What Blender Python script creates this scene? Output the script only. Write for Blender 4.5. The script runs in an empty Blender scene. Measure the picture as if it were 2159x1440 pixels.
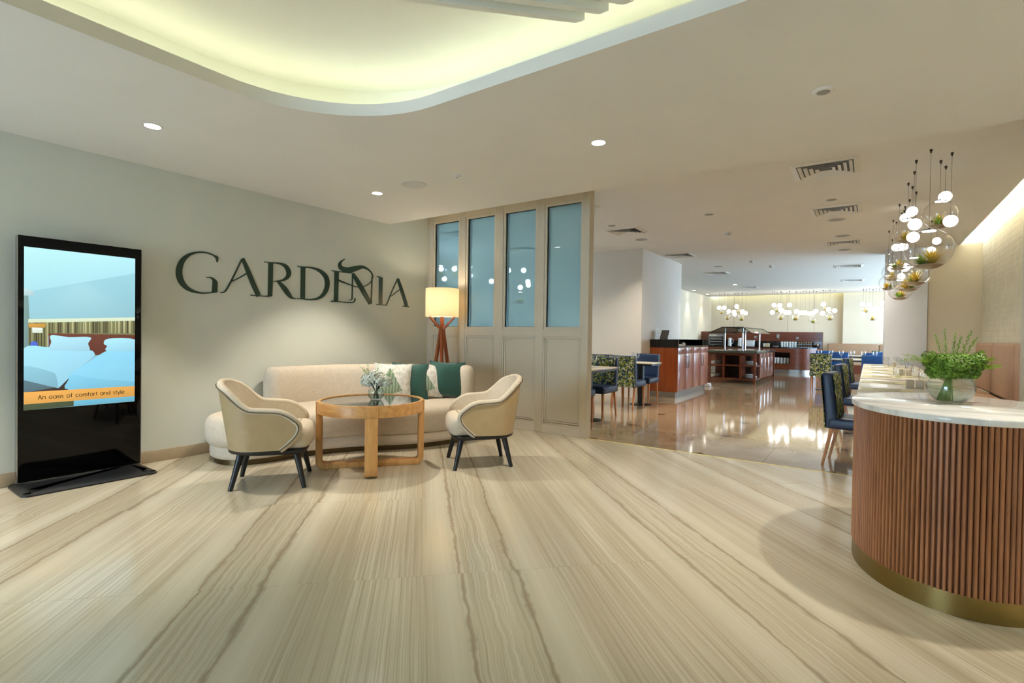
import bpy, bmesh, math, random
from mathutils import Vector, Matrix
random.seed(11)
sc = bpy.context.scene
COL = sc.collection
PI = math.pi
# ------------------------------------------------------------------ camera
cam_data = bpy.data.cameras.new('camera'); cam = bpy.data.objects.new('camera', cam_data); COL.objects.link(cam)
cam_data.sensor_width = 36.0; cam_data.lens = 1074.39/2159*36.0; cam_data.clip_start = .05; cam_data.clip_end = 200
def set_camera(h=1.2, pitch=-0.01279, roll=0.01455, yaw=0.61064):
    c, s = math.cos(yaw), math.sin(yaw)
    fw = Vector((-s, c, 0)); rt = Vector((c, s, 0)); up = Vector((0, 0, 1))
    f2 = fw*math.cos(pitch)+up*math.sin(pitch); u2 = up*math.cos(pitch)-fw*math.sin(pitch)
    r3 = rt*math.cos(roll)+u2*math.sin(roll); u3 = u2*math.cos(roll)-rt*math.sin(roll)
    m = Matrix((r3, u3, -f2)).transposed().to_4x4(); m.translation = (0, 0, h)
    cam.matrix_world = m
set_camera()
sc.camera = cam
# ------------------------------------------------------------------ exposure, sky, daylight portals
sc.view_settings.view_transform = 'Standard'; sc.view_settings.look = 'None'
sc.view_settings.gamma = 1.0; sc.view_settings.use_curve_mapping = False
sc.view_settings.exposure = 0.85
sc.cycles.transparent_max_bounces = 24; sc.cycles.use_light_tree = False; sc.cycles.max_bounces = 7; sc.cycles.diffuse_bounces = 4; sc.cycles.glossy_bounces = 3; sc.cycles.transmission_bounces = 4; sc.cycles.caustics_reflective = False; sc.cycles.caustics_refractive = False
w = bpy.data.worlds.new('sky'); sc.world = w; w.use_nodes = True
w.node_tree.nodes['Background'].inputs[0].default_value = (0.56, 0.76, 1.0, 1)
w.node_tree.nodes['Background'].inputs[1].default_value = 9.0
def portal(loc, rot, sx, sy):
    d = bpy.data.lights.new('daylight_portal', 'AREA'); d.shape = 'RECTANGLE'; d.size = sx; d.size_y = sy; d.cycles.is_portal = True
    o = bpy.data.objects.new('daylight_portal', d); COL.objects.link(o); o.location = loc; o.rotation_euler = rot
portal((-3.8, -4.56, 1.3), (PI/2, 0, 0), 2.5, 2.3)            # entrance glazing behind the photographer
portal((-9.66, 6.7, 1.5), (0, -PI/2, 0), 2.2, 1.6)             # added unseen window bringing daylight in behind the partition
portal((3.66, 17.4, 1.5), (0, PI/2, 0), 2.6, 8.6)              # long window of the far dining room
# light strengths
P_SPOT = 108.0; P_COVE = .82; P_GLOBE = 1.1; P_GLOBE_FAR = 4.0; P_COVE_R = 5.0; P_COVE_B = 1.6; P_FAR = 42.0; P_DINE_FILL = 100.0
WARM = (1.0, .91, .80); COVE = (.96, 1.0, .76)
# ------------------------------------------------------------------ helpers
def lin(c):
    return tuple(((v/255)/12.92 if v/255 <= .04045 else ((v/255+.055)/1.055)**2.4) for v in c)
class G:
    """tiny node graph builder"""
    def __init__(s, mat): s.nt = mat.node_tree; s.n = s.nt.nodes; s.l = s.nt.links
    def new(s, t, **k):
        nd = s.n.new(t)
        for a, b in k.items(): setattr(nd, a, b)
        return nd
    def put(s, sock, v):
        if hasattr(v, 'is_output') or isinstance(v, bpy.types.NodeSocket): s.l.new(v, sock)
        else:
            try: sock.default_value = v
            except Exception: sock.default_value = tuple(v)+(1,)
    def math(s, op, a, b=0.0, c=0.0, clamp=False):
        nd = s.new('ShaderNodeMath', operation=op, use_clamp=clamp); s.put(nd.inputs[0], a); s.put(nd.inputs[1], b)
        if op in ('MULTIPLY_ADD', 'SMOOTH_MIN', 'COMPARE'): s.put(nd.inputs[2], c)
        return nd.outputs[0]
    def mix(s, f, a, b, blend='MIX'):
        nd = s.new('ShaderNodeMix', data_type='RGBA', blend_type=blend); s.put(nd.inputs[0], f); s.put(nd.inputs[6], a); s.put(nd.inputs[7], b)
        return nd.outputs[2]
    def xyz(s, x, y, z=0.0):
        nd = s.new('ShaderNodeCombineXYZ'); s.put(nd.inputs[0], x); s.put(nd.inputs[1], y); s.put(nd.inputs[2], z); return nd.outputs[0]
    def noise(s, vec, scale, detail=2, rough=.5):
        nd = s.new('ShaderNodeTexNoise'); s.put(nd.inputs['Vector'], vec); nd.inputs['Scale'].default_value = scale
        nd.inputs['Detail'].default_value = detail; nd.inputs['Roughness'].default_value = rough; return nd.outputs[0]
    def ramp(s, fac, stops, interp='LINEAR'):
        nd = s.new('ShaderNodeValToRGB'); s.put(nd.inputs[0], fac); e = nd.color_ramp; e.interpolation = interp
        while len(e.elements) < len(stops): e.elements.new(.5)
        for el, (p, c) in zip(e.elements, stops): el.position = p; el.color = tuple(c)+(1,)
        return nd.outputs[0]
    def maprange(s, v, a, b, c=0.0, d=1.0):
        nd = s.new('ShaderNodeMapRange'); s.put(nd.inputs[0], v)
        for i, x in enumerate((a, b, c, d)): nd.inputs[i+1].default_value = x
        return nd.outputs[0]
    def bump(s, h, strength=.2, dist=.01):
        nd = s.new('ShaderNodeBump'); s.put(nd.inputs['Height'], h); nd.inputs['Strength'].default_value = strength
        nd.inputs['Distance'].default_value = dist; return nd.outputs[0]
def blank(name):
    m = bpy.data.materials.new(name); m.use_nodes = True; g = G(m); return m, g, m.node_tree.nodes['Principled BSDF']
MATS = {}
def M(name, col, rough=.5, metal=0.0, spec=.5, var=.06, vs=6.0, bump=0.0, bs=120.0, coat=0.0, stretch=None, rgb=True):
    m, g, b = blank(name)
    c = lin(col) if rgb else col
    tc = g.new('ShaderNodeTexCoord').outputs['Object']
    if stretch:
        mp = g.new('ShaderNodeMapping'); g.l.new(tc, mp.inputs[0]); mp.inputs['Scale'].default_value = stretch; tc = mp.outputs[0]
    n = g.noise(tc, vs, 3)
    lo = tuple(v*(1-var) for v in c); hi = tuple(min(1, v*(1+var)) for v in c)
    g.l.new(g.ramp(n, [(.3, lo), (.7, hi)]), b.inputs['Base Color'])
    b.inputs['Roughness'].default_value = rough; b.inputs['Metallic'].default_value = metal; b.inputs['Specular IOR Level'].default_value = spec
    b.inputs['Coat Weight'].default_value = coat; b.inputs['Coat Roughness'].default_value = .08
    if bump: g.l.new(g.bump(g.noise(tc, bs, 3), bump, .004), b.inputs['Normal'])
    MATS[name] = m; return m
def EM(name, col, strength, base=(1, 1, 1)):
    m, g, b = blank(name)
    b.inputs['Base Color'].default_value = tuple(base)+(1,); b.inputs['Emission Color'].default_value = tuple(col)+(1,)
    b.inputs['Emission Strength'].default_value = strength; MATS[name] = m; return m
def GL(name, tint=(1, 1, 1), gloss=1.0, ior=1.45, haze=0.0, hazecol=(1, 1, 1), rough=.0):
    """thin clear glass: tinted straight transmission, fresnel reflection, optional film haze"""
    m = bpy.data.materials.new(name); m.use_nodes = True; g = G(m); g.n.clear()
    out = g.new('ShaderNodeOutputMaterial'); tr = g.new('ShaderNodeBsdfTransparent'); tr.inputs[0].default_value = tuple(tint)+(1,)
    gl = g.new('ShaderNodeBsdfGlossy'); gl.inputs['Roughness'].default_value = rough
    lw = g.new('ShaderNodeLayerWeight'); lw.inputs[0].default_value = .5
    f5 = g.math('POWER', lw.outputs['Facing'], 3.2)
    mx = g.new('ShaderNodeMixShader'); g.l.new(g.math('MULTIPLY', g.math('MULTIPLY_ADD', f5, .5, .04), gloss, clamp=True), mx.inputs[0])
    base = tr.outputs[0]
    if haze:
        df = g.new('ShaderNodeBsdfDiffuse'); df.inputs[0].default_value = tuple(hazecol)+(1,)
        tl = g.new('ShaderNodeBsdfTranslucent'); tl.inputs[0].default_value = tuple(hazecol)+(1,)
        a = g.new('ShaderNodeMixShader'); a.inputs[0].default_value = .5; g.l.new(df.outputs[0], a.inputs[1]); g.l.new(tl.outputs[0], a.inputs[2])
        h = g.new('ShaderNodeMixShader'); h.inputs[0].default_value = haze; g.l.new(tr.outputs[0], h.inputs[1]); g.l.new(a.outputs[0], h.inputs[2]); base = h.outputs[0]
    g.l.new(base, mx.inputs[1]); g.l.new(gl.outputs[0], mx.inputs[2]); g.l.new(mx.outputs[0], out.inputs[0]); MATS[name] = m; return m
def WOOD(name, dark, light, rough=.35, axis='z', scale=1.0, coat=0.0):
    m, g, b = blank(name)
    tc = g.new('ShaderNodeTexCoord').outputs['Object']
    mp = g.new('ShaderNodeMapping'); g.l.new(tc, mp.inputs[0])
    sc_ = {'x': (1.2, 14, 14), 'y': (14, 1.2, 14), 'z': (14, 14, 1.2)}[axis]; mp.inputs['Scale'].default_value = tuple(v*scale for v in sc_)
    rnd = g.new('ShaderNodeObjectInfo').outputs['Random']
    g.l.new(g.xyz(g.math('MULTIPLY', rnd, 7.0), g.math('MULTIPLY', rnd, 13.0), 0.0), mp.inputs['Location'])
    n = g.noise(mp.outputs[0], 1.6, 6, .62)
    n2 = g.noise(mp.outputs[0], 9.0, 3)
    f = g.math('ADD', g.math('MULTIPLY', n, .75), g.math('MULTIPLY', n2, .25))
    g.l.new(g.ramp(f, [(.34, lin(dark)), (.66, lin(light))]), b.inputs['Base Color'])
    b.inputs['Roughness'].default_value = rough; b.inputs['Coat Weight'].default_value = coat; b.inputs['Coat Roughness'].default_value = .1
    MATS[name] = m; return m

class MB:
    def __init__(s): s.v = []; s.f = []
    def add(s, vs, fs):
        o = len(s.v); s.v += [tuple(p) for p in vs]; s.f += [tuple(i+o for i in f) for f in fs]; return s
    def box(s, x0, x1, y0, y1, z0, z1):
        return s.add([(x0,y0,z0),(x1,y0,z0),(x1,y1,z0),(x0,y1,z0),(x0,y0,z1),(x1,y0,z1),(x1,y1,z1),(x0,y1,z1)],
                     [(3,2,1,0),(4,5,6,7),(0,1,5,4),(1,2,6,5),(2,3,7,6),(3,0,4,7)])
    def obox(s, c, d, rz=0, rx=0, ry=0):
        r = Matrix.Rotation(rz,3,'Z') @ Matrix.Rotation(ry,3,'Y') @ Matrix.Rotation(rx,3,'X'); c = Vector(c)
        q = [c + r @ Vector((sx*d[0]/2, sy*d[1]/2, sz*d[2]/2)) for sz in (-1,1) for sx,sy in ((-1,-1),(1,-1),(1,1),(-1,1))]
        return s.add(q, [(3,2,1,0),(4,5,6,7),(0,1,5,4),(1,2,6,5),(2,3,7,6),(3,0,4,7)])
    def prism(s, poly, z0, z1):
        a = sum(poly[i-1][0]*poly[i][1]-poly[i][0]*poly[i-1][1] for i in range(len(poly)))
        if a < 0: poly = poly[::-1]
        n = len(poly)
        return s.add([(x,y,z0) for x,y in poly]+[(x,y,z1) for x,y in poly],
                     [tuple(range(n))[::-1], tuple(range(n,2*n))]+[(i,(i+1)%n,(i+1)%n+n,i+n) for i in range(n)])
    def tube(s, path, rad, n=10, closed=False, caps=True):
        path = [Vector(p) for p in path]; m = len(path)
        if not hasattr(rad, '__len__'): rad = [rad]*m
        rings = []; ref = None
        for i, p in enumerate(path):
            if closed: t = path[(i+1)%m]-path[i-1]
            else: t = path[min(i+1,m-1)]-path[max(i-1,0)]
            t.normalize()
            if ref is None: ref = t.orthogonal().normalized()
            a = (ref - t*ref.dot(t)); a = a.normalized() if a.length > 1e-6 else t.orthogonal().normalized(); ref = a; b = t.cross(a)
            rings.append([p + (a*math.cos(2*PI*k/n)+b*math.sin(2*PI*k/n))*rad[i] for k in range(n)])
        vs = [q for r in rings for q in r]; fs = []
        for i in range(m if closed else m-1):
            j = (i+1) % m
            for k in range(n): fs.append((i*n+k, i*n+(k+1)%n, j*n+(k+1)%n, j*n+k))
        if caps and not closed: fs += [tuple(range(n))[::-1], tuple((m-1)*n+k for k in range(n))]
        return s.add(vs, fs)
    def lathe(s, prof, n=24, c=(0,0,0), sx=1.0, sy=1.0):
        vs = []; fs = []; m = len(prof)
        for r, z in prof: vs += [(c[0]+sx*r*math.cos(2*PI*k/n), c[1]+sy*r*math.sin(2*PI*k/n), c[2]+z) for k in range(n)]
        for i in range(m-1):
            for k in range(n): fs.append((i*n+k, i*n+(k+1)%n, (i+1)*n+(k+1)%n, (i+1)*n+k))
        if prof[0][0] > 1e-5: fs.append(tuple(range(n))[::-1])
        if prof[-1][0] > 1e-5: fs.append(tuple((m-1)*n+k for k in range(n)))
        return s.add(vs, fs)
    def sphere(s, c, r, nu=20, nv=12, sz=1.0):
        return s.lathe([(max(1e-6, r*math.sin(PI*i/nv)), -r*sz*math.cos(PI*i/nv)) for i in range(nv+1)], nu, c)
    def loft(s, levels, cap0=True, cap1=True):
        n = len(levels[0]); vs = [p for L in levels for p in L]; fs = []
        for i in range(len(levels)-1):
            for k in range(n): fs.append((i*n+k, i*n+(k+1)%n, (i+1)*n+(k+1)%n, (i+1)*n+k))
        if cap0: fs.append(tuple(range(n))[::-1])
        if cap1: fs.append(tuple((len(levels)-1)*n+k for k in range(n)))
        return s.add(vs, fs)
    def grid(s, rows):
        m = len(rows[0]); fs = []
        for i in range(len(rows)-1):
            for k in range(m-1): fs.append((i*m+k, i*m+k+1, (i+1)*m+k+1, (i+1)*m+k))
        return s.add([p for r in rows for p in r], fs)
    def mesh(s, name, org=(0,0,0), bevel=0.0, segs=2, ang=38):
        me = bpy.data.meshes.new(name)
        me.from_pydata([(a-org[0], b-org[1], c-org[2]) for a,b,c in s.v], [], s.f)
        bm = bmesh.new(); bm.from_mesh(me)
        bmesh.ops.remove_doubles(bm, verts=bm.verts, dist=1e-5)
        bmesh.ops.recalc_face_normals(bm, faces=bm.faces)
        if bevel:
            es = [e for e in bm.edges if len(e.link_faces) == 2 and e.calc_face_angle(0) > math.radians(30)]
            bmesh.ops.bevel(bm, geom=es, offset=bevel, segments=segs, profile=.5, affect='EDGES', clamp_overlap=True)
        bm.to_mesh(me); bm.free()
        me.shade_smooth(); me.set_sharp_from_angle(angle=math.radians(ang)); return me
    def build(s, name, mat, parent=None, bevel=0.0, segs=2, ang=38, world=False):
        org = parent.location if (world and parent is not None) else (0,0,0)
        o = bpy.data.objects.new(name, s.mesh(name, org, bevel, segs, ang)); COL.objects.link(o)
        if mat is not None: o.data.materials.append(MATS[mat] if isinstance(mat, str) else mat)
        if parent is not None: o.parent = parent
        return o
def tag(o, label=None, cat=None, group=None, kind=None):
    if label: o['label'] = label
    if cat: o['category'] = cat
    if group: o['group'] = group
    if kind: o['kind'] = kind
    return o
def thing(name, label, cat, loc=(0,0,0), rz=0.0, group=None):
    o = bpy.data.objects.new(name, None); COL.objects.link(o); o.empty_display_size = .1
    o.location = loc; o.rotation_euler = (0,0,rz); return tag(o, label, cat, group)
def inst(name, me, parent=None, loc=(0,0,0), rot=(0,0,0), scale=None):
    o = bpy.data.objects.new(name, me); COL.objects.link(o); o.location = loc; o.rotation_euler = rot
    if scale: o.scale = scale
    if parent is not None: o.parent = parent
    return o
def meshmat(mb, name, mat, **k):
    me = mb.mesh(name, **k); me.materials.append(MATS[mat]); return me
def copy_tree(o, loc=None, rz=None, label=None, group=None, parent=None):
    c = o.copy(); COL.objects.link(c); c.parent = parent
    if loc is not None: c.location = loc
    if rz is not None: c.rotation_euler = (0,0,rz)
    if label: c['label'] = label
    if group: c['group'] = group
    for ch in list(o.children): copy_tree(ch, parent=c)
    return c
def struct(name, mb, mat, label=None, parent=None, **k):
    o = mb.build(name, mat, parent, **k)
    if parent is None: tag(o, label, None, None, 'structure')
    return o
def catmull(pts, n=6, closed=False):
    out = []; m = len(pts)
    for i in range(m if closed else m-1):
        if closed: p = [pts[(i+k-1) % m] for k in range(4)]
        else: p = [pts[max(i-1,0)], pts[i], pts[i+1], pts[min(i+2,m-1)]]
        for k in range(n):
            t = k/n
            out.append(tuple(.5*((2*b)+(-a+c)*t+(2*a-5*b+4*c-d)*t*t+(-a+3*b-3*c+d)*t**3) for a,b,c,d in zip(*p)))
    if not closed: out.append(tuple(pts[-1]))
    return out
def inset(poly, d):
    n = len(poly); out = []
    a = sum(poly[i-1][0]*poly[i][1]-poly[i][0]*poly[i-1][1] for i in range(n)); sg = 1 if a > 0 else -1
    for i in range(n):
        tx = poly[(i+1)%n][0]-poly[i-1][0]; ty = poly[(i+1)%n][1]-poly[i-1][1]; L = math.hypot(tx,ty) or 1
        out.append((poly[i][0]-sg*ty/L*d, poly[i][1]+sg*tx/L*d))
    return out
def clip(poly, a, b, c):
    """keep a*x+b*y<=c"""
    out = []
    for i in range(len(poly)):
        p, q = poly[i-1], poly[i]; dp = a*p[0]+b*p[1]-c; dq = a*q[0]+b*q[1]-c
        if (dp <= 0) != (dq <= 0):
            t = dp/(dp-dq); out.append((p[0]+(q[0]-p[0])*t, p[1]+(q[1]-p[1])*t))
        if dq <= 0: out.append(q)
    return out
ORD = ['first','second','third','fourth','fifth','sixth','seventh','eighth','ninth','tenth','eleventh','twelfth','thirteenth','fourteenth','fifteenth','sixteenth']
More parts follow.
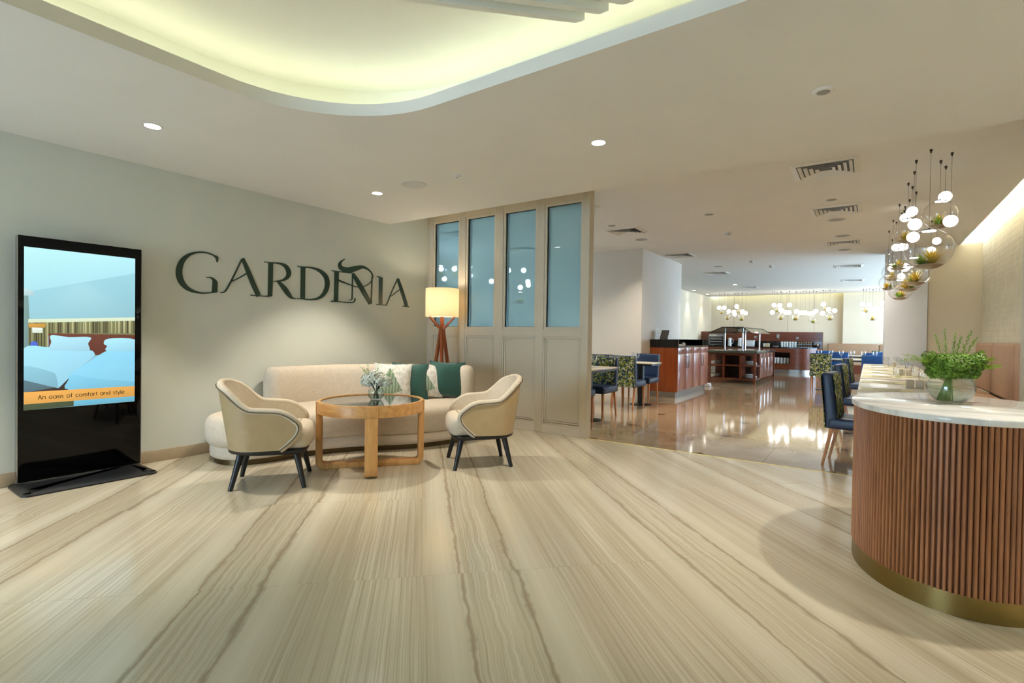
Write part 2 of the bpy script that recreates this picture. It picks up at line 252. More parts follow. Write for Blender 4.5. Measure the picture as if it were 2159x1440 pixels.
LETTERS=[('G',[[[(2.4631,1.9324),(2.4511,1.9375),(2.4339,1.9448),(2.4144,1.9523),(2.3957,1.9579),(2.3783,1.9612),(2.361,1.9631),(2.3437,1.9638),(2.3266,1.9635),(2.3096,1.9622),(2.2926,1.9599),(2.2756,1.9564),(2.2586,1.9519),(2.2413,1.9466),(2.2234,1.9403),(2.2054,1.9322),(2.1878,1.9215),(2.1706,1.9085),(2.1537,1.8931),(2.1376,1.8752),(2.1237,1.8545),(2.1123,1.8314),(2.1032,1.8063),(2.0967,1.7802),(2.0932,1.7542),(2.0933,1.7286),(2.0965,1.7035),(2.1025,1.6795),(2.1112,1.6572),(2.123,1.6368),(2.1374,1.6186),(2.1534,1.6028),(2.17,1.5894),(2.1875,1.5788),(2.2058,1.571),(2.2243,1.5652),(2.2426,1.5607),(2.2609,1.5574),(2.2794,1.5555),(2.2981,1.5549),(2.3171,1.555),(2.337,1.5562),(2.3576,1.5586),(2.3778,1.5615),(2.3967,1.5646),(2.4152,1.5682),(2.4333,1.5724),(2.449,1.5764),(2.46,1.5791)],[(2.4578,1.921),(2.4457,1.9258),(2.4285,1.9328),(2.4094,1.9399),(2.3916,1.9449),(2.3752,1.9478),(2.3586,1.9494),(2.3421,1.9499),(2.3257,1.9492),(2.3094,1.9475),(2.2933,1.9449),(2.2775,1.9409),(2.2618,1.9351),(2.2462,1.9275),(2.2309,1.9185),(2.2167,1.9082),(2.2039,1.8963),(2.1919,1.8823),(2.1805,1.8666),(2.1709,1.8503),(2.1634,1.8338),(2.1573,1.8156),(2.1522,1.7954),(2.1487,1.775),(2.147,1.7561),(2.1472,1.7379),(2.1489,1.7191),(2.1523,1.7007),(2.157,1.6837),(2.1634,1.6673),(2.172,1.6508),(2.1823,1.6351),(2.1934,1.6212),(2.2054,1.6096),(2.219,1.5995),(2.2341,1.5908),(2.2498,1.5834),(2.2658,1.5776),(2.2825,1.5735),(2.2999,1.5708),(2.3179,1.5693),(2.337,1.5695),(2.357,1.5712),(2.3769,1.5738),(2.3956,1.5765),(2.4139,1.5794),(2.4319,1.583),(2.4476,1.5863),(2.4586,1.5886)]],[[(2.4266,1.9297),(2.431,1.9265),(2.4371,1.922),(2.4419,1.9173),(2.4432,1.9148),(2.4438,1.9137),(2.4459,1.9099),(2.4483,1.904),(2.4502,1.8981),(2.4517,1.8927),(2.4527,1.887),(2.4534,1.8817),(2.4539,1.8778)],[(2.4295,1.9392),(2.4351,1.9401),(2.4437,1.9415),(2.4539,1.9414),(2.4639,1.9368),(2.4694,1.9272),(2.4705,1.9174),(2.4697,1.9089),(2.4688,1.9016),(2.4677,1.8944),(2.466,1.8875),(2.4643,1.8818),(2.4631,1.878)]],[[(2.3592,1.7143),(2.3646,1.7149),(2.3724,1.7159),(2.3809,1.7164),(2.3887,1.7155),(2.396,1.7135),(2.4034,1.7107),(2.4097,1.7067),(2.4142,1.7012),(2.4165,1.6937),(2.4174,1.6846),(2.4172,1.6755),(2.4167,1.668),(2.4163,1.662),(2.4161,1.6545),(2.4157,1.6442),(2.4152,1.6323),(2.4145,1.6184),(2.4136,1.6031),(2.4127,1.589),(2.4121,1.5791)],[(2.3588,1.7202),(2.3642,1.7213),(2.3721,1.723),(2.3813,1.7246),(2.3902,1.7251),(2.3989,1.7245),(2.4079,1.7231),(2.4173,1.7206),(2.4266,1.7166),(2.4362,1.711),(2.4459,1.7039),(2.4548,1.6947),(2.4615,1.6832),(2.4647,1.6699),(2.465,1.6569),(2.4641,1.6454),(2.4636,1.6342),(2.4636,1.6204),(2.4633,1.6046),(2.463,1.5903),(2.4628,1.5804)]]]),('A',[[[(2.6909,1.9333),(2.6724,1.8916),(2.6458,1.8316),(2.6177,1.7688),(2.5946,1.7183),(2.5777,1.683),(2.5638,1.6552),(2.552,1.6332),(2.5417,1.6155),(2.5335,1.6031),(2.5276,1.5964),(2.5222,1.592),(2.5162,1.5879),(2.5094,1.5843),(2.5022,1.582),(2.4955,1.5806),(2.4907,1.5796)],[(2.7056,1.928),(2.6868,1.8863),(2.6597,1.8263),(2.6312,1.7634),(2.6076,1.7128),(2.5906,1.6772),(2.5766,1.6489),(2.5646,1.6263),(2.5535,1.6079),(2.5435,1.5946),(2.5348,1.5868),(2.5272,1.5826),(2.5199,1.5791),(2.5115,1.576),(2.5031,1.5745),(2.496,1.5739),(2.4912,1.5735)]],[[(2.6944,1.9418),(2.7015,1.9232),(2.7117,1.8966),(2.7236,1.8658),(2.736,1.8346),(2.749,1.8023),(2.7633,1.7673),(2.7781,1.732),(2.7924,1.6989),(2.8069,1.667),(2.8218,1.6356),(2.8353,1.6077),(2.8459,1.5864),(2.8529,1.5731),(2.8591,1.5645),(2.8647,1.5597),(2.8647,1.5593)],[(2.722,1.9574),(2.7315,1.94),(2.745,1.9151),(2.7606,1.8859),(2.7759,1.8557),(2.7911,1.824),(2.8069,1.7894),(2.8227,1.7546),(2.8377,1.7221),(2.8525,1.6906),(2.8673,1.6593),(2.8806,1.6316),(2.8909,1.6112),(2.8969,1.6011),(2.8979,1.6005),(2.8959,1.6031),(2.8989,1.6012)]],[[(2.7963,1.5709),(2.935,1.5703)],[(2.7969,1.5799),(2.9356,1.5795)]],[[(2.5848,1.6889),(2.6002,1.6972),(2.6225,1.7091),(2.6474,1.7229),(2.6709,1.7367),(2.6936,1.7514),(2.7172,1.7677),(2.7382,1.7825),(2.7529,1.7928)],[(2.5813,1.6965),(2.5966,1.705),(2.6187,1.7172),(2.6433,1.7313),(2.6662,1.7451),(2.6884,1.76),(2.7117,1.7764),(2.7323,1.7914),(2.7469,1.8019)]]]),('R',[[[(2.9838,1.9387),(2.9836,1.9064),(2.9834,1.8599),(2.9831,1.8081),(2.9826,1.7596),(2.982,1.7117),(2.9813,1.6614),(2.9806,1.6167),(2.9801,1.5854)],[(3.0362,1.9446),(3.0361,1.912),(3.0359,1.8652),(3.0356,1.8128),(3.035,1.7635),(3.0338,1.7149),(3.0322,1.6641),(3.0307,1.6189),(3.0296,1.5874)]],[[(2.9358,1.9383),(2.942,1.9379),(2.9509,1.9371),(2.9614,1.9364),(2.9721,1.9357),(2.9844,1.9351),(2.9983,1.9345),(3.0111,1.934),(3.02,1.9337)],[(2.9367,1.9449),(2.943,1.9452),(2.9521,1.9456),(2.9627,1.946),(2.9736,1.9463),(2.986,1.9465),(3.0,1.9468),(3.0129,1.9469),(3.0219,1.9471)]],[[(2.9394,1.5706),(2.9488,1.5707),(2.9625,1.5708),(2.9774,1.5712),(2.9907,1.5723),(3.0021,1.5744),(3.0125,1.5772),(3.0209,1.5799),(3.0268,1.5817)],[(2.9393,1.5798),(2.9486,1.5812),(2.9622,1.5831),(2.9766,1.5855),(2.9887,1.5879),(2.9984,1.5907),(3.0076,1.5939),(3.0155,1.597),(3.0213,1.5992)]],[[(2.9932,1.9336),(3.0138,1.9349),(3.0436,1.937),(3.0757,1.9379),(3.1031,1.936),(3.1244,1.9308),(3.143,1.9234),(3.158,1.9145),(3.1693,1.9048),(3.1786,1.8931),(3.1866,1.8787),(3.1924,1.8639),(3.1951,1.852),(3.1953,1.843),(3.1935,1.8336),(3.1896,1.8234),(3.1837,1.8129),(3.1756,1.8019),(3.1644,1.7902),(3.15,1.7789),(3.1328,1.7694),(3.1095,1.7619),(3.0812,1.7561),(3.0547,1.752),(3.0364,1.7489)],[(2.9936,1.9456),(3.0142,1.9477),(3.0442,1.951),(3.0773,1.9539),(3.1068,1.9549),(3.1317,1.9541),(3.1554,1.952),(3.1781,1.9472),(3.199,1.9378),(3.2171,1.9229),(3.2316,1.9043),(3.2419,1.8839),(3.2476,1.8629),(3.247,1.8415),(3.2405,1.8213),(3.2298,1.8035),(3.216,1.7883),(3.1994,1.7757),(3.1803,1.7656),(3.1596,1.7577),(3.1375,1.7514),(3.1114,1.7467),(3.0819,1.7435),(3.0551,1.7413),(3.0368,1.7397)]],[[(3.0824,1.7395),(3.0936,1.7256),(3.1097,1.7056),(3.1274,1.6836),(3.1436,1.6639),(3.1583,1.6462),(3.1737,1.6279),(3.1892,1.6105),(3.2041,1.596),(3.2173,1.5859),(3.2296,1.5789),(3.2421,1.5737),(3.2555,1.5699),(3.2706,1.5679),(3.2859,1.568),(3.2991,1.5689),(3.3081,1.5694)],[(3.1029,1.7598),(3.118,1.7496),(3.1401,1.735),(3.1643,1.7179),(3.1858,1.7),(3.2035,1.6812),(3.2191,1.6613),(3.2323,1.6428),(3.2432,1.6274),(3.2512,1.615),(3.2564,1.6049),(3.2605,1.5968),(3.2661,1.5902),(3.2757,1.5851),(3.2882,1.5816),(3.3005,1.5794),(3.3093,1.5777)]]]),('D',[[[(3.3658,1.9361),(3.3648,1.5804)],[(3.4212,1.942),(3.4203,1.5835)]],[[(3.3208,1.9368),(3.3264,1.9358),(3.3344,1.9343),(3.344,1.9328),(3.3541,1.9317),(3.366,1.9313),(3.3794,1.9313),(3.3918,1.9314),(3.4004,1.9315)],[(3.3225,1.9438),(3.3284,1.9436),(3.3366,1.9433),(3.3462,1.9431),(3.3561,1.9429),(3.3676,1.9428),(3.3809,1.9428),(3.3932,1.9428),(3.4019,1.9428)]],[[(3.3205,1.573),(3.4123,1.5728)],[(3.321,1.5813),(3.4129,1.5826)]],[[(3.3856,1.9325),(3.405,1.9337),(3.4328,1.9355),(3.464,1.9363),(3.4932,1.9346),(3.5206,1.9301),(3.5483,1.9236),(3.5745,1.9151),(3.5975,1.9045),(3.6183,1.8911),(3.6375,1.8753),(3.6537,1.8583),(3.6655,1.842),(3.6731,1.8258),(3.6779,1.8083),(3.6804,1.7894),(3.6808,1.7703),(3.6791,1.7508),(3.6751,1.7309),(3.6688,1.711),(3.6603,1.692),(3.6495,1.6726),(3.6362,1.6531),(3.6205,1.6351),(3.6027,1.6201),(3.5807,1.608),(3.5545,1.5982),(3.5262,1.5905),(3.4984,1.5848),(3.469,1.5818),(3.4376,1.5814),(3.4096,1.5821),(3.39,1.5825)],[(3.3859,1.9437),(3.4052,1.9459),(3.4334,1.9493),(3.4656,1.9522),(3.4968,1.9531),(3.5267,1.9522),(3.5578,1.9499),(3.5889,1.9454),(3.6186,1.9375),(3.6467,1.926),(3.6735,1.9112),(3.6977,1.8934),(3.7177,1.8729),(3.7319,1.8495),(3.7405,1.8243),(3.7444,1.7987),(3.7447,1.7733),(3.7417,1.7475),(3.7349,1.7213),(3.7243,1.6957),(3.7101,1.6716),(3.6924,1.6491),(3.6713,1.6279),(3.6471,1.6089),(3.6204,1.5935),(3.5911,1.5825),(3.5602,1.5753),(3.5292,1.5707),(3.4994,1.5678),(3.4683,1.5672),(3.4362,1.5688),(3.4081,1.5712),(3.3888,1.5727)]]]),('E',[[[(3.8097,1.9323),(3.8053,1.5777)],[(3.8724,1.9378),(3.8644,1.5801)]],[[(3.7672,1.9396),(3.7722,1.9384),(3.7794,1.9367),(3.7887,1.9349),(3.7997,1.9336),(3.8095,1.9329),(3.8194,1.9326),(3.8347,1.9325),(3.8611,1.9328),(3.9085,1.9337),(3.9717,1.935),(4.034,1.9363),(4.0775,1.9373)],[(3.7695,1.9469),(3.7749,1.9466),(3.7823,1.9462),(3.7915,1.9458),(3.8023,1.9455),(3.8119,1.9452),(3.8213,1.9449),(3.8363,1.9447),(3.8626,1.9448),(3.9098,1.9454),(3.973,1.9464),(4.0353,1.9474),(4.0787,1.9481)]],[[(3.7671,1.5695),(3.7829,1.5695),(3.8053,1.5696),(3.8333,1.5696),(3.8658,1.5697),(3.9074,1.5695),(3.9576,1.5691),(4.0069,1.5691),(4.0457,1.57),(4.07,1.5714),(4.0855,1.5734),(4.0967,1.5773),(4.1068,1.5841),(4.1152,1.5954),(4.1197,1.6091),(4.1221,1.6216),(4.1239,1.6299)],[(3.7678,1.5799),(3.7837,1.5799),(3.8061,1.58),(3.834,1.58),(3.8666,1.5801),(3.9083,1.58),(3.9584,1.5796),(4.0076,1.5796),(4.0459,1.5807),(4.0693,1.5824),(4.0825,1.5846),(4.0895,1.5874),(4.0956,1.5917),(4.1017,1.5996),(4.106,1.611),(4.1089,1.6229),(4.1111,1.6313)]],[[(3.9552,2.1064),(3.9456,2.1018),(3.9315,2.0952),(3.9158,2.087),(3.9016,2.0777),(3.8889,2.0675),(3.8762,2.0556),(3.8651,2.0411),(3.8591,2.0235),(3.8602,2.0055),(3.8666,1.9882),(3.8786,1.9716),(3.8966,1.9578),(3.9194,1.9483),(3.9454,1.942),(3.9743,1.9388),(4.0053,1.9394),(4.0375,1.9451),(4.0685,1.9544),(4.097,1.9647),(4.1246,1.9749),(4.153,1.9869),(4.1802,2.0004),(4.2043,2.0116),(4.2259,2.0181),(4.2484,2.0193),(4.273,2.0163),(4.2973,2.0099),(4.3191,2.0015),(4.3382,1.9909),(4.3547,1.978),(4.3676,1.9636),(4.3757,1.9489),(4.3794,1.9333),(4.379,1.9162),(4.3743,1.8985),(4.3653,1.8808),(4.3515,1.8626),(4.3332,1.8439),(4.3112,1.8267),(4.2864,1.8125),(4.2573,1.8012),(4.2239,1.792),(4.1891,1.7857),(4.1555,1.7828),(4.1244,1.7841),(4.0937,1.7889),(4.0618,1.7961),(4.0271,1.8042),(3.9853,1.8145),(3.9389,1.827),(3.8968,1.8388),(3.8678,1.8469)],[(3.9596,2.1003),(3.9511,2.0941),(3.9389,2.0854),(3.9267,2.0755),(3.9176,2.0656),(3.9108,2.055),(3.9053,2.0437),(3.9032,2.0345),(3.9048,2.0291),(3.9087,2.0232),(3.9151,2.0159),(3.9231,2.01),(3.932,2.0066),(3.945,2.0046),(3.9632,2.0035),(3.9837,2.004),(4.0032,2.006),(4.0231,2.0105),(4.0473,2.0182),(4.0755,2.0274),(4.1045,2.0354),(4.1331,2.0421),(4.1639,2.0492),(4.197,2.0548),(4.2302,2.0559),(4.2607,2.0506),(4.2878,2.0409),(4.3118,2.029),(4.3328,2.0164),(4.3519,2.0032),(4.3695,1.9884),(4.3839,1.9721),(4.3931,1.9545),(4.3963,1.9356),(4.3946,1.9159),(4.3882,1.8959),(4.3775,1.8765),(4.3624,1.857),(4.3428,1.8371),(4.3193,1.8185),(4.2923,1.803),(4.2612,1.791),(4.2263,1.7815),(4.19,1.775),(4.1547,1.7719),(4.1216,1.7732),(4.0897,1.7783),(4.0572,1.7852),(4.0222,1.7923),(3.9794,1.8005),(3.9315,1.8101),(3.8881,1.8191),(3.8583,1.8252)]]]),('N',[[[(4.0643,1.9336),(4.0642,1.8769),(4.0642,1.7942),(4.0637,1.7103),(4.0624,1.6502),(4.0603,1.6234),(4.059,1.6177),(4.0606,1.6206),(4.0533,1.6181),(4.046,1.6135),(4.0373,1.611),(4.028,1.6094),(4.0213,1.6081)],[(4.081,1.9353),(4.0809,1.8784),(4.0809,1.7955),(4.0805,1.7114),(4.079,1.6508),(4.0766,1.6227),(4.0723,1.611),(4.0628,1.608),(4.0595,1.6073),(4.0506,1.6032),(4.0388,1.6013),(4.0287,1.6009),(4.022,1.6006)]],[[(4.0623,1.9302),(4.0732,1.9121),(4.0886,1.8862),(4.1071,1.8564),(4.1269,1.8265),(4.1481,1.797),(4.1715,1.766),(4.1963,1.7341),(4.2217,1.7018),(4.2504,1.6657),(4.2822,1.6265),(4.3112,1.5909),(4.3315,1.566)],[(4.094,1.9491),(4.1094,1.9337),(4.1316,1.9116),(4.157,1.8855),(4.1818,1.8584),(4.2059,1.8304),(4.231,1.8),(4.2565,1.7678),(4.2818,1.7345),(4.3087,1.6966),(4.337,1.6549),(4.3622,1.6169),(4.3799,1.5904)]],[[(4.3696,1.9345),(4.3596,1.5755)],[(4.3876,1.9359),(4.3796,1.5761)]]]),('I',[[[(4.4943,1.9311),(4.4953,1.5752)],[(4.5523,1.9365),(4.5533,1.5781)]],[[(4.4565,1.936),(4.4635,1.9351),(4.4734,1.9338),(4.4846,1.9322),(4.4959,1.9305),(4.5087,1.9283),(4.5236,1.9256),(4.5374,1.923),(4.5471,1.9212)],[(4.4581,1.9441),(4.4653,1.9445),(4.4758,1.9451),(4.4881,1.9455),(4.5008,1.945),(4.5148,1.9431),(4.5301,1.9403),(4.5439,1.9375),(4.5535,1.9355)]],[[(4.452,1.5677),(4.6289,1.5695)],[(4.4526,1.5774),(4.6295,1.5794)]]]),('A',[[[(4.8103,1.9492),(4.7925,1.9185),(4.767,1.8747),(4.7394,1.8262),(4.7149,1.7813),(4.6939,1.7392),(4.6738,1.6964),(4.6561,1.6576),(4.6418,1.627),(4.6317,1.6067),(4.625,1.5938),(4.6205,1.5855),(4.6171,1.5793)],[(4.8284,1.9444),(4.8101,1.9138),(4.784,1.8701),(4.7557,1.8218),(4.7309,1.7773),(4.71,1.7355),(4.6901,1.6929),(4.6724,1.6539),(4.6577,1.6231),(4.6466,1.6025),(4.6385,1.5895),(4.6326,1.5814),(4.6285,1.5755)]],[[(4.7983,1.9432),(4.8072,1.9218),(4.82,1.8914),(4.8353,1.8553),(4.8517,1.8171),(4.871,1.7731),(4.8932,1.7228),(4.9146,1.6744),(4.9314,1.6362),(4.9422,1.611),(4.9491,1.5943),(4.9536,1.5831),(4.957,1.5745)],[(4.8359,1.9567),(4.8475,1.9361),(4.864,1.9068),(4.8832,1.8717),(4.9029,1.834),(4.9243,1.7902),(4.9482,1.74),(4.9708,1.6914),(4.9883,1.6526),(4.9991,1.6261),(5.0051,1.6078),(5.0084,1.5956),(5.0108,1.5869)]],[[(4.9099,1.5715),(5.0344,1.5679)],[(4.9112,1.5818),(5.0358,1.5783)]],[[(4.7057,1.6966),(4.8704,1.804)],[(4.6991,1.7028),(4.8621,1.8114)]]])]
PICTURE=[((186,240,250),[(1.02,1.809),(1.727,1.811),(1.728,1.681),(1.078,1.481),(1.021,1.498)]),((160,214,226),[(1.05,1.477),(1.078,1.481),(1.728,1.681),(1.73,1.271),(1.05,1.239)]),((196,224,228),[(1.021,1.498),(1.078,1.481),(1.081,1.445),(1.021,1.441)]),((128,160,156),[(1.021,1.441),(1.05,1.443),(1.057,1.271),(1.052,1.045),(1.022,1.044)]),((228,240,208),[(1.05,1.266),(1.73,1.303),(1.73,1.273),(1.05,1.239)]),((128,128,84),[(1.05,1.239),(1.73,1.275),(1.73,1.144),(1.164,1.14),(1.157,1.049),(1.052,1.045)]),((108,56,42),[(1.166,1.161),(1.73,1.153),(1.731,1.026),(1.459,0.984),(1.402,1.021),(1.166,1.044)]),((214,160,70),[(1.05,1.233),(1.15,1.236),(1.146,1.205),(1.054,1.203)]),((236,250,232),[(1.071,1.204),(1.131,1.203),(1.131,1.163),(1.073,1.164)]),((70,60,50),[(1.105,1.163),(1.11,1.163),(1.11,1.083),(1.106,1.083)]),((74,108,214),[(1.105,1.075),(1.101,1.06),(1.089,1.051),(1.075,1.051),(1.064,1.06),(1.06,1.075),(1.064,1.09),(1.075,1.1),(1.089,1.1),(1.1,1.09)]),((60,44,40),[(1.435,0.984),(1.293,0.825),(1.297,0.686),(1.025,0.709),(1.025,0.756),(1.202,0.752)]),((164,224,246),[(1.024,1.048),(1.172,1.053),(1.354,1.026),(1.418,1.027),(1.444,1.012),(1.443,0.974),(1.339,0.872),(1.262,0.777),(1.232,0.744),(1.21,0.742),(1.025,0.81)]),((140,196,214),[(1.025,0.915),(1.18,0.865),(1.211,0.829),(1.221,0.745),(1.202,0.742),(1.025,0.81)]),((88,118,130),[(1.025,0.81),(1.202,0.742),(1.025,0.713)]),((178,230,248),[(1.181,1.147),(1.284,1.133),(1.422,1.132),(1.408,1.081),(1.418,1.027),(1.354,1.019),(1.254,1.028),(1.171,1.036),(1.181,1.092)]),((148,220,250),[(1.534,1.023),(1.603,1.038),(1.731,1.042),(1.732,0.707),(1.297,0.713),(1.285,0.795),(1.312,0.848),(1.418,0.939)]),((132,204,232),[(1.308,0.836),(1.468,0.794),(1.732,0.748),(1.732,0.707),(1.297,0.713),(1.288,0.795)]),((172,230,250),[(1.51,1.081),(1.544,1.121),(1.73,1.114),(1.731,1.02),(1.638,1.016),(1.526,1.024),(1.532,1.06)]),((74,86,60),[(1.022,0.634),(1.318,0.634),(1.318,0.584),(1.023,0.576)]),((112,188,214),[(1.318,0.634),(1.733,0.635),(1.733,0.586),(1.318,0.584)]),((236,172,84),[(1.022,0.719),(1.732,0.714),(1.733,0.627),(1.022,0.627)])]
STRIPES=[((70,62,44),[(1.057,1.239),(1.062,1.239),(1.063,1.055),(1.058,1.055)]),((150,152,110),[(1.066,1.24),(1.076,1.24),(1.077,1.055),(1.067,1.055)]),((58,52,40),[(1.083,1.241),(1.087,1.241),(1.087,1.054),(1.084,1.055)]),((70,62,44),[(1.091,1.241),(1.101,1.241),(1.101,1.054),(1.091,1.054)]),((70,62,44),[(1.105,1.242),(1.11,1.242),(1.111,1.054),(1.106,1.054)]),((58,52,40),[(1.122,1.243),(1.127,1.243),(1.127,1.054),(1.122,1.054)]),((58,52,40),[(1.138,1.244),(1.143,1.244),(1.144,1.054),(1.139,1.054)]),((192,186,140),[(1.155,1.244),(1.161,1.245),(1.162,1.054),(1.155,1.054)]),((70,62,44),[(1.169,1.245),(1.175,1.245),(1.175,1.161),(1.169,1.161)]),((70,62,44),[(1.187,1.246),(1.191,1.246),(1.191,1.162),(1.187,1.162)]),((192,186,140),[(1.207,1.247),(1.212,1.247),(1.212,1.162),(1.207,1.162)]),((70,62,44),[(1.22,1.248),(1.23,1.248),(1.23,1.162),(1.22,1.162)]),((58,52,40),[(1.234,1.249),(1.241,1.249),(1.241,1.162),(1.235,1.162)]),((192,186,140),[(1.253,1.25),(1.26,1.25),(1.26,1.162),(1.254,1.162)]),((70,62,44),[(1.277,1.251),(1.288,1.251),(1.288,1.163),(1.277,1.163)]),((192,186,140),[(1.305,1.252),(1.315,1.253),(1.316,1.163),(1.305,1.163)]),((70,62,44),[(1.323,1.253),(1.33,1.254),(1.33,1.163),(1.323,1.163)]),((58,52,40),[(1.335,1.254),(1.339,1.254),(1.339,1.163),(1.335,1.163)]),((150,152,110),[(1.356,1.255),(1.363,1.255),(1.363,1.164),(1.356,1.163)]),((192,186,140),[(1.376,1.256),(1.381,1.256),(1.382,1.164),(1.376,1.164)]),((192,186,140),[(1.386,1.257),(1.397,1.257),(1.398,1.164),(1.386,1.164)]),((192,186,140),[(1.415,1.258),(1.422,1.259),(1.423,1.164),(1.415,1.164)]),((70,62,44),[(1.435,1.259),(1.447,1.26),(1.447,1.164),(1.436,1.164)]),((58,52,40),[(1.455,1.26),(1.462,1.261),(1.463,1.165),(1.455,1.165)]),((70,62,44),[(1.467,1.261),(1.473,1.261),(1.473,1.165),(1.468,1.165)]),((70,62,44),[(1.481,1.262),(1.485,1.262),(1.486,1.165),(1.482,1.165)]),((150,152,110),[(1.494,1.263),(1.501,1.263),(1.502,1.165),(1.494,1.165)]),((70,62,44),[(1.506,1.263),(1.51,1.263),(1.511,1.165),(1.507,1.165)]),((70,62,44),[(1.515,1.264),(1.523,1.264),(1.523,1.165),(1.516,1.165)]),((70,62,44),[(1.528,1.264),(1.536,1.265),(1.536,1.165),(1.528,1.165)]),((150,152,110),[(1.549,1.265),(1.555,1.266),(1.556,1.166),(1.55,1.166)]),((192,186,140),[(1.56,1.266),(1.568,1.266),(1.568,1.166),(1.561,1.166)]),((192,186,140),[(1.587,1.267),(1.595,1.268),(1.595,1.166),(1.587,1.166)]),((192,186,140),[(1.609,1.269),(1.621,1.269),(1.621,1.166),(1.609,1.166)]),((70,62,44),[(1.635,1.27),(1.639,1.27),(1.64,1.167),(1.635,1.167)]),((192,186,140),[(1.645,1.271),(1.657,1.271),(1.657,1.167),(1.645,1.167)]),((70,62,44),[(1.671,1.272),(1.679,1.272),(1.68,1.167),(1.672,1.167)]),((192,186,140),[(1.685,1.273),(1.697,1.273),(1.698,1.167),(1.685,1.167)]),((58,52,40),[(1.717,1.274),(1.723,1.275),(1.724,1.168),(1.718,1.167)])]
NEAR_G=[[0.588,6.54,2.618,0.055],[0.59,6.104,2.297,0.055],[0.367,7.211,2.64,0.055],[0.35,8.234,2.774,0.055],[0.339,6.185,2.31,0.055],[0.349,6.588,2.254,0.055],[0.812,9.978,2.712,0.055],[0.705,9.404,2.495,0.055],[0.298,9.257,2.549,0.055],[0.353,8.485,2.442,0.055],[0.369,8.406,2.157,0.055],[0.296,10.804,2.425,0.055],[0.411,10.384,2.239,0.055]]
NEAR_T=[[0.53,6.313,2.407,0.135],[0.426,5.904,2.023,0.18],[0.322,7.031,2.397,0.135],[0.286,8.067,2.218,0.135],[0.417,7.494,2.003,0.17],[0.376,7.863,1.954,0.16],[0.335,8.635,1.885,0.14],[0.255,9.082,2.175,0.125],[0.229,9.948,2.107,0.12]]
FAR_G=[[[-4.774,20.794,2.374,0.075],[-4.562,20.691,2.364,0.075],[-4.475,21.04,2.248,0.075],[-4.113,20.643,2.403,0.075],[-4.283,21.02,2.207,0.075],[-4.213,20.819,2.113,0.075],[-3.904,20.635,2.205,0.075],[-3.823,20.806,2.15,0.075]],[[-2.84,20.622,2.424,0.075],[-2.672,20.761,2.42,0.075],[-2.902,20.691,2.161,0.075],[-2.627,20.654,2.251,0.075],[-2.623,21.053,2.23,0.075],[-2.507,21.195,2.174,0.075],[-2.364,20.674,2.149,0.075],[-2.361,20.784,2.427,0.075],[-2.171,21.075,2.216,0.075],[-2.062,21.219,2.161,0.075],[-1.96,20.946,2.148,0.075],[-1.86,20.788,2.14,0.075],[-1.778,21.186,2.124,0.075],[-1.605,20.628,2.121,0.075],[-1.563,21.115,2.213,0.075]],[[-1.321,20.774,2.43,0.075],[-1.336,20.687,2.113,0.075],[-1.156,20.671,2.239,0.075],[-0.984,20.785,2.2,0.075]],[[-0.191,21.09,2.423,0.075],[-0.007,20.708,2.375,0.075],[-0.175,20.749,2.061,0.075],[0.087,21.083,2.235,0.075],[0.168,20.723,2.248,0.075],[0.267,20.929,2.191,0.075],[0.36,20.638,2.161,0.075],[0.377,20.736,2.426,0.075]]]
FAR_T=[[[-4.706,20.9,2.216,0.087],[-4.489,20.9,2.03,0.125],[-4.12,20.949,2.251,0.088],[-3.984,20.9,1.997,0.133]],[[-2.792,20.949,2.284,0.089],[-2.654,20.9,2.026,0.132],[-2.181,20.9,2.002,0.132],[-1.628,20.9,1.9,0.131]],[[-1.274,20.95,2.305,0.082],[-1.128,20.9,2.012,0.143]],[[-0.104,20.9,2.243,0.119],[0.091,20.9,2.001,0.144]]]
PANE_G=[[-7.112,7.483,2.669,0.053],[-7.163,7.678,2.524,0.053],[-7.003,7.904,2.54,0.053],[-7.432,8.073,2.374,0.053],[-6.611,7.918,2.555,0.053],[-6.755,8.109,2.411,0.053],[-6.538,8.552,2.326,0.053],[-5.899,8.269,2.485,0.053],[-5.785,8.642,2.52,0.053],[-5.842,8.893,2.314,0.053],[-5.964,9.099,2.269,0.053],[-5.851,8.627,2.174,0.053]]
PANE_T=[[-6.976,7.466,2.441,0.125],[-7.138,8.086,2.51,0.125],[-6.149,8.592,2.301,0.125],[-6.071,8.458,1.956,0.125],[-5.757,8.495,1.949,0.125],[-6.522,7.777,2.026,0.125]]
# ------------------------------------------------------------------ materials
M('wall_sage', (203,205,193), .75, var=.02, vs=2, bump=.05, bs=300)
M('partition_paint', (201,190,168), .5, var=.02, vs=3)
M('ceiling_paint', (225,222,215), .8, var=.015, vs=2)
M('ceiling_white', (232,232,220), .8, var=.01)
M('wall_cream', (216,203,178), .7, var=.02, vs=2)
M('wall_pale', (206,198,185), .7, var=.02, vs=2)
M('wall_cool', (216,218,222), .6, var=.02, vs=2)
M('skirting', (170,152,126), .25, var=.08, vs=10)
M('grout', (176,160,130), .7)
M('grout_dark', (92,78,60), .7)
M('brass', (190,160,92), .28, 1.0, var=.04)
M('brass_dull', (146,126,78), .33, 1.0, var=.06, stretch=(1,1,.1))
M('strip_brass', (226,204,120), .35, .6, var=.03)
M('black_gloss', (5,5,6), .05, spec=.22, var=.0)
M('black_satin', (22,23,25), .38, var=.05)
M('black_wood', (20,20,21), .4, var=.15, vs=20)
M('black_stone', (12,11,12), .1, var=.3, vs=60)
M('green_granite', (64,66,58), .12, var=.35, vs=90)
M('silver', (176,176,178), .25, 1.0, var=.03)
M('chrome', (205,205,208), .12, 1.0, var=.0)
M('dark_metal', (70,66,60), .35, .8)
M('letter_green', (36,58,44), .35, var=.05)
M('fabric_cream', (208,194,173), .9, var=.05, vs=30, bump=.15, bs=400)
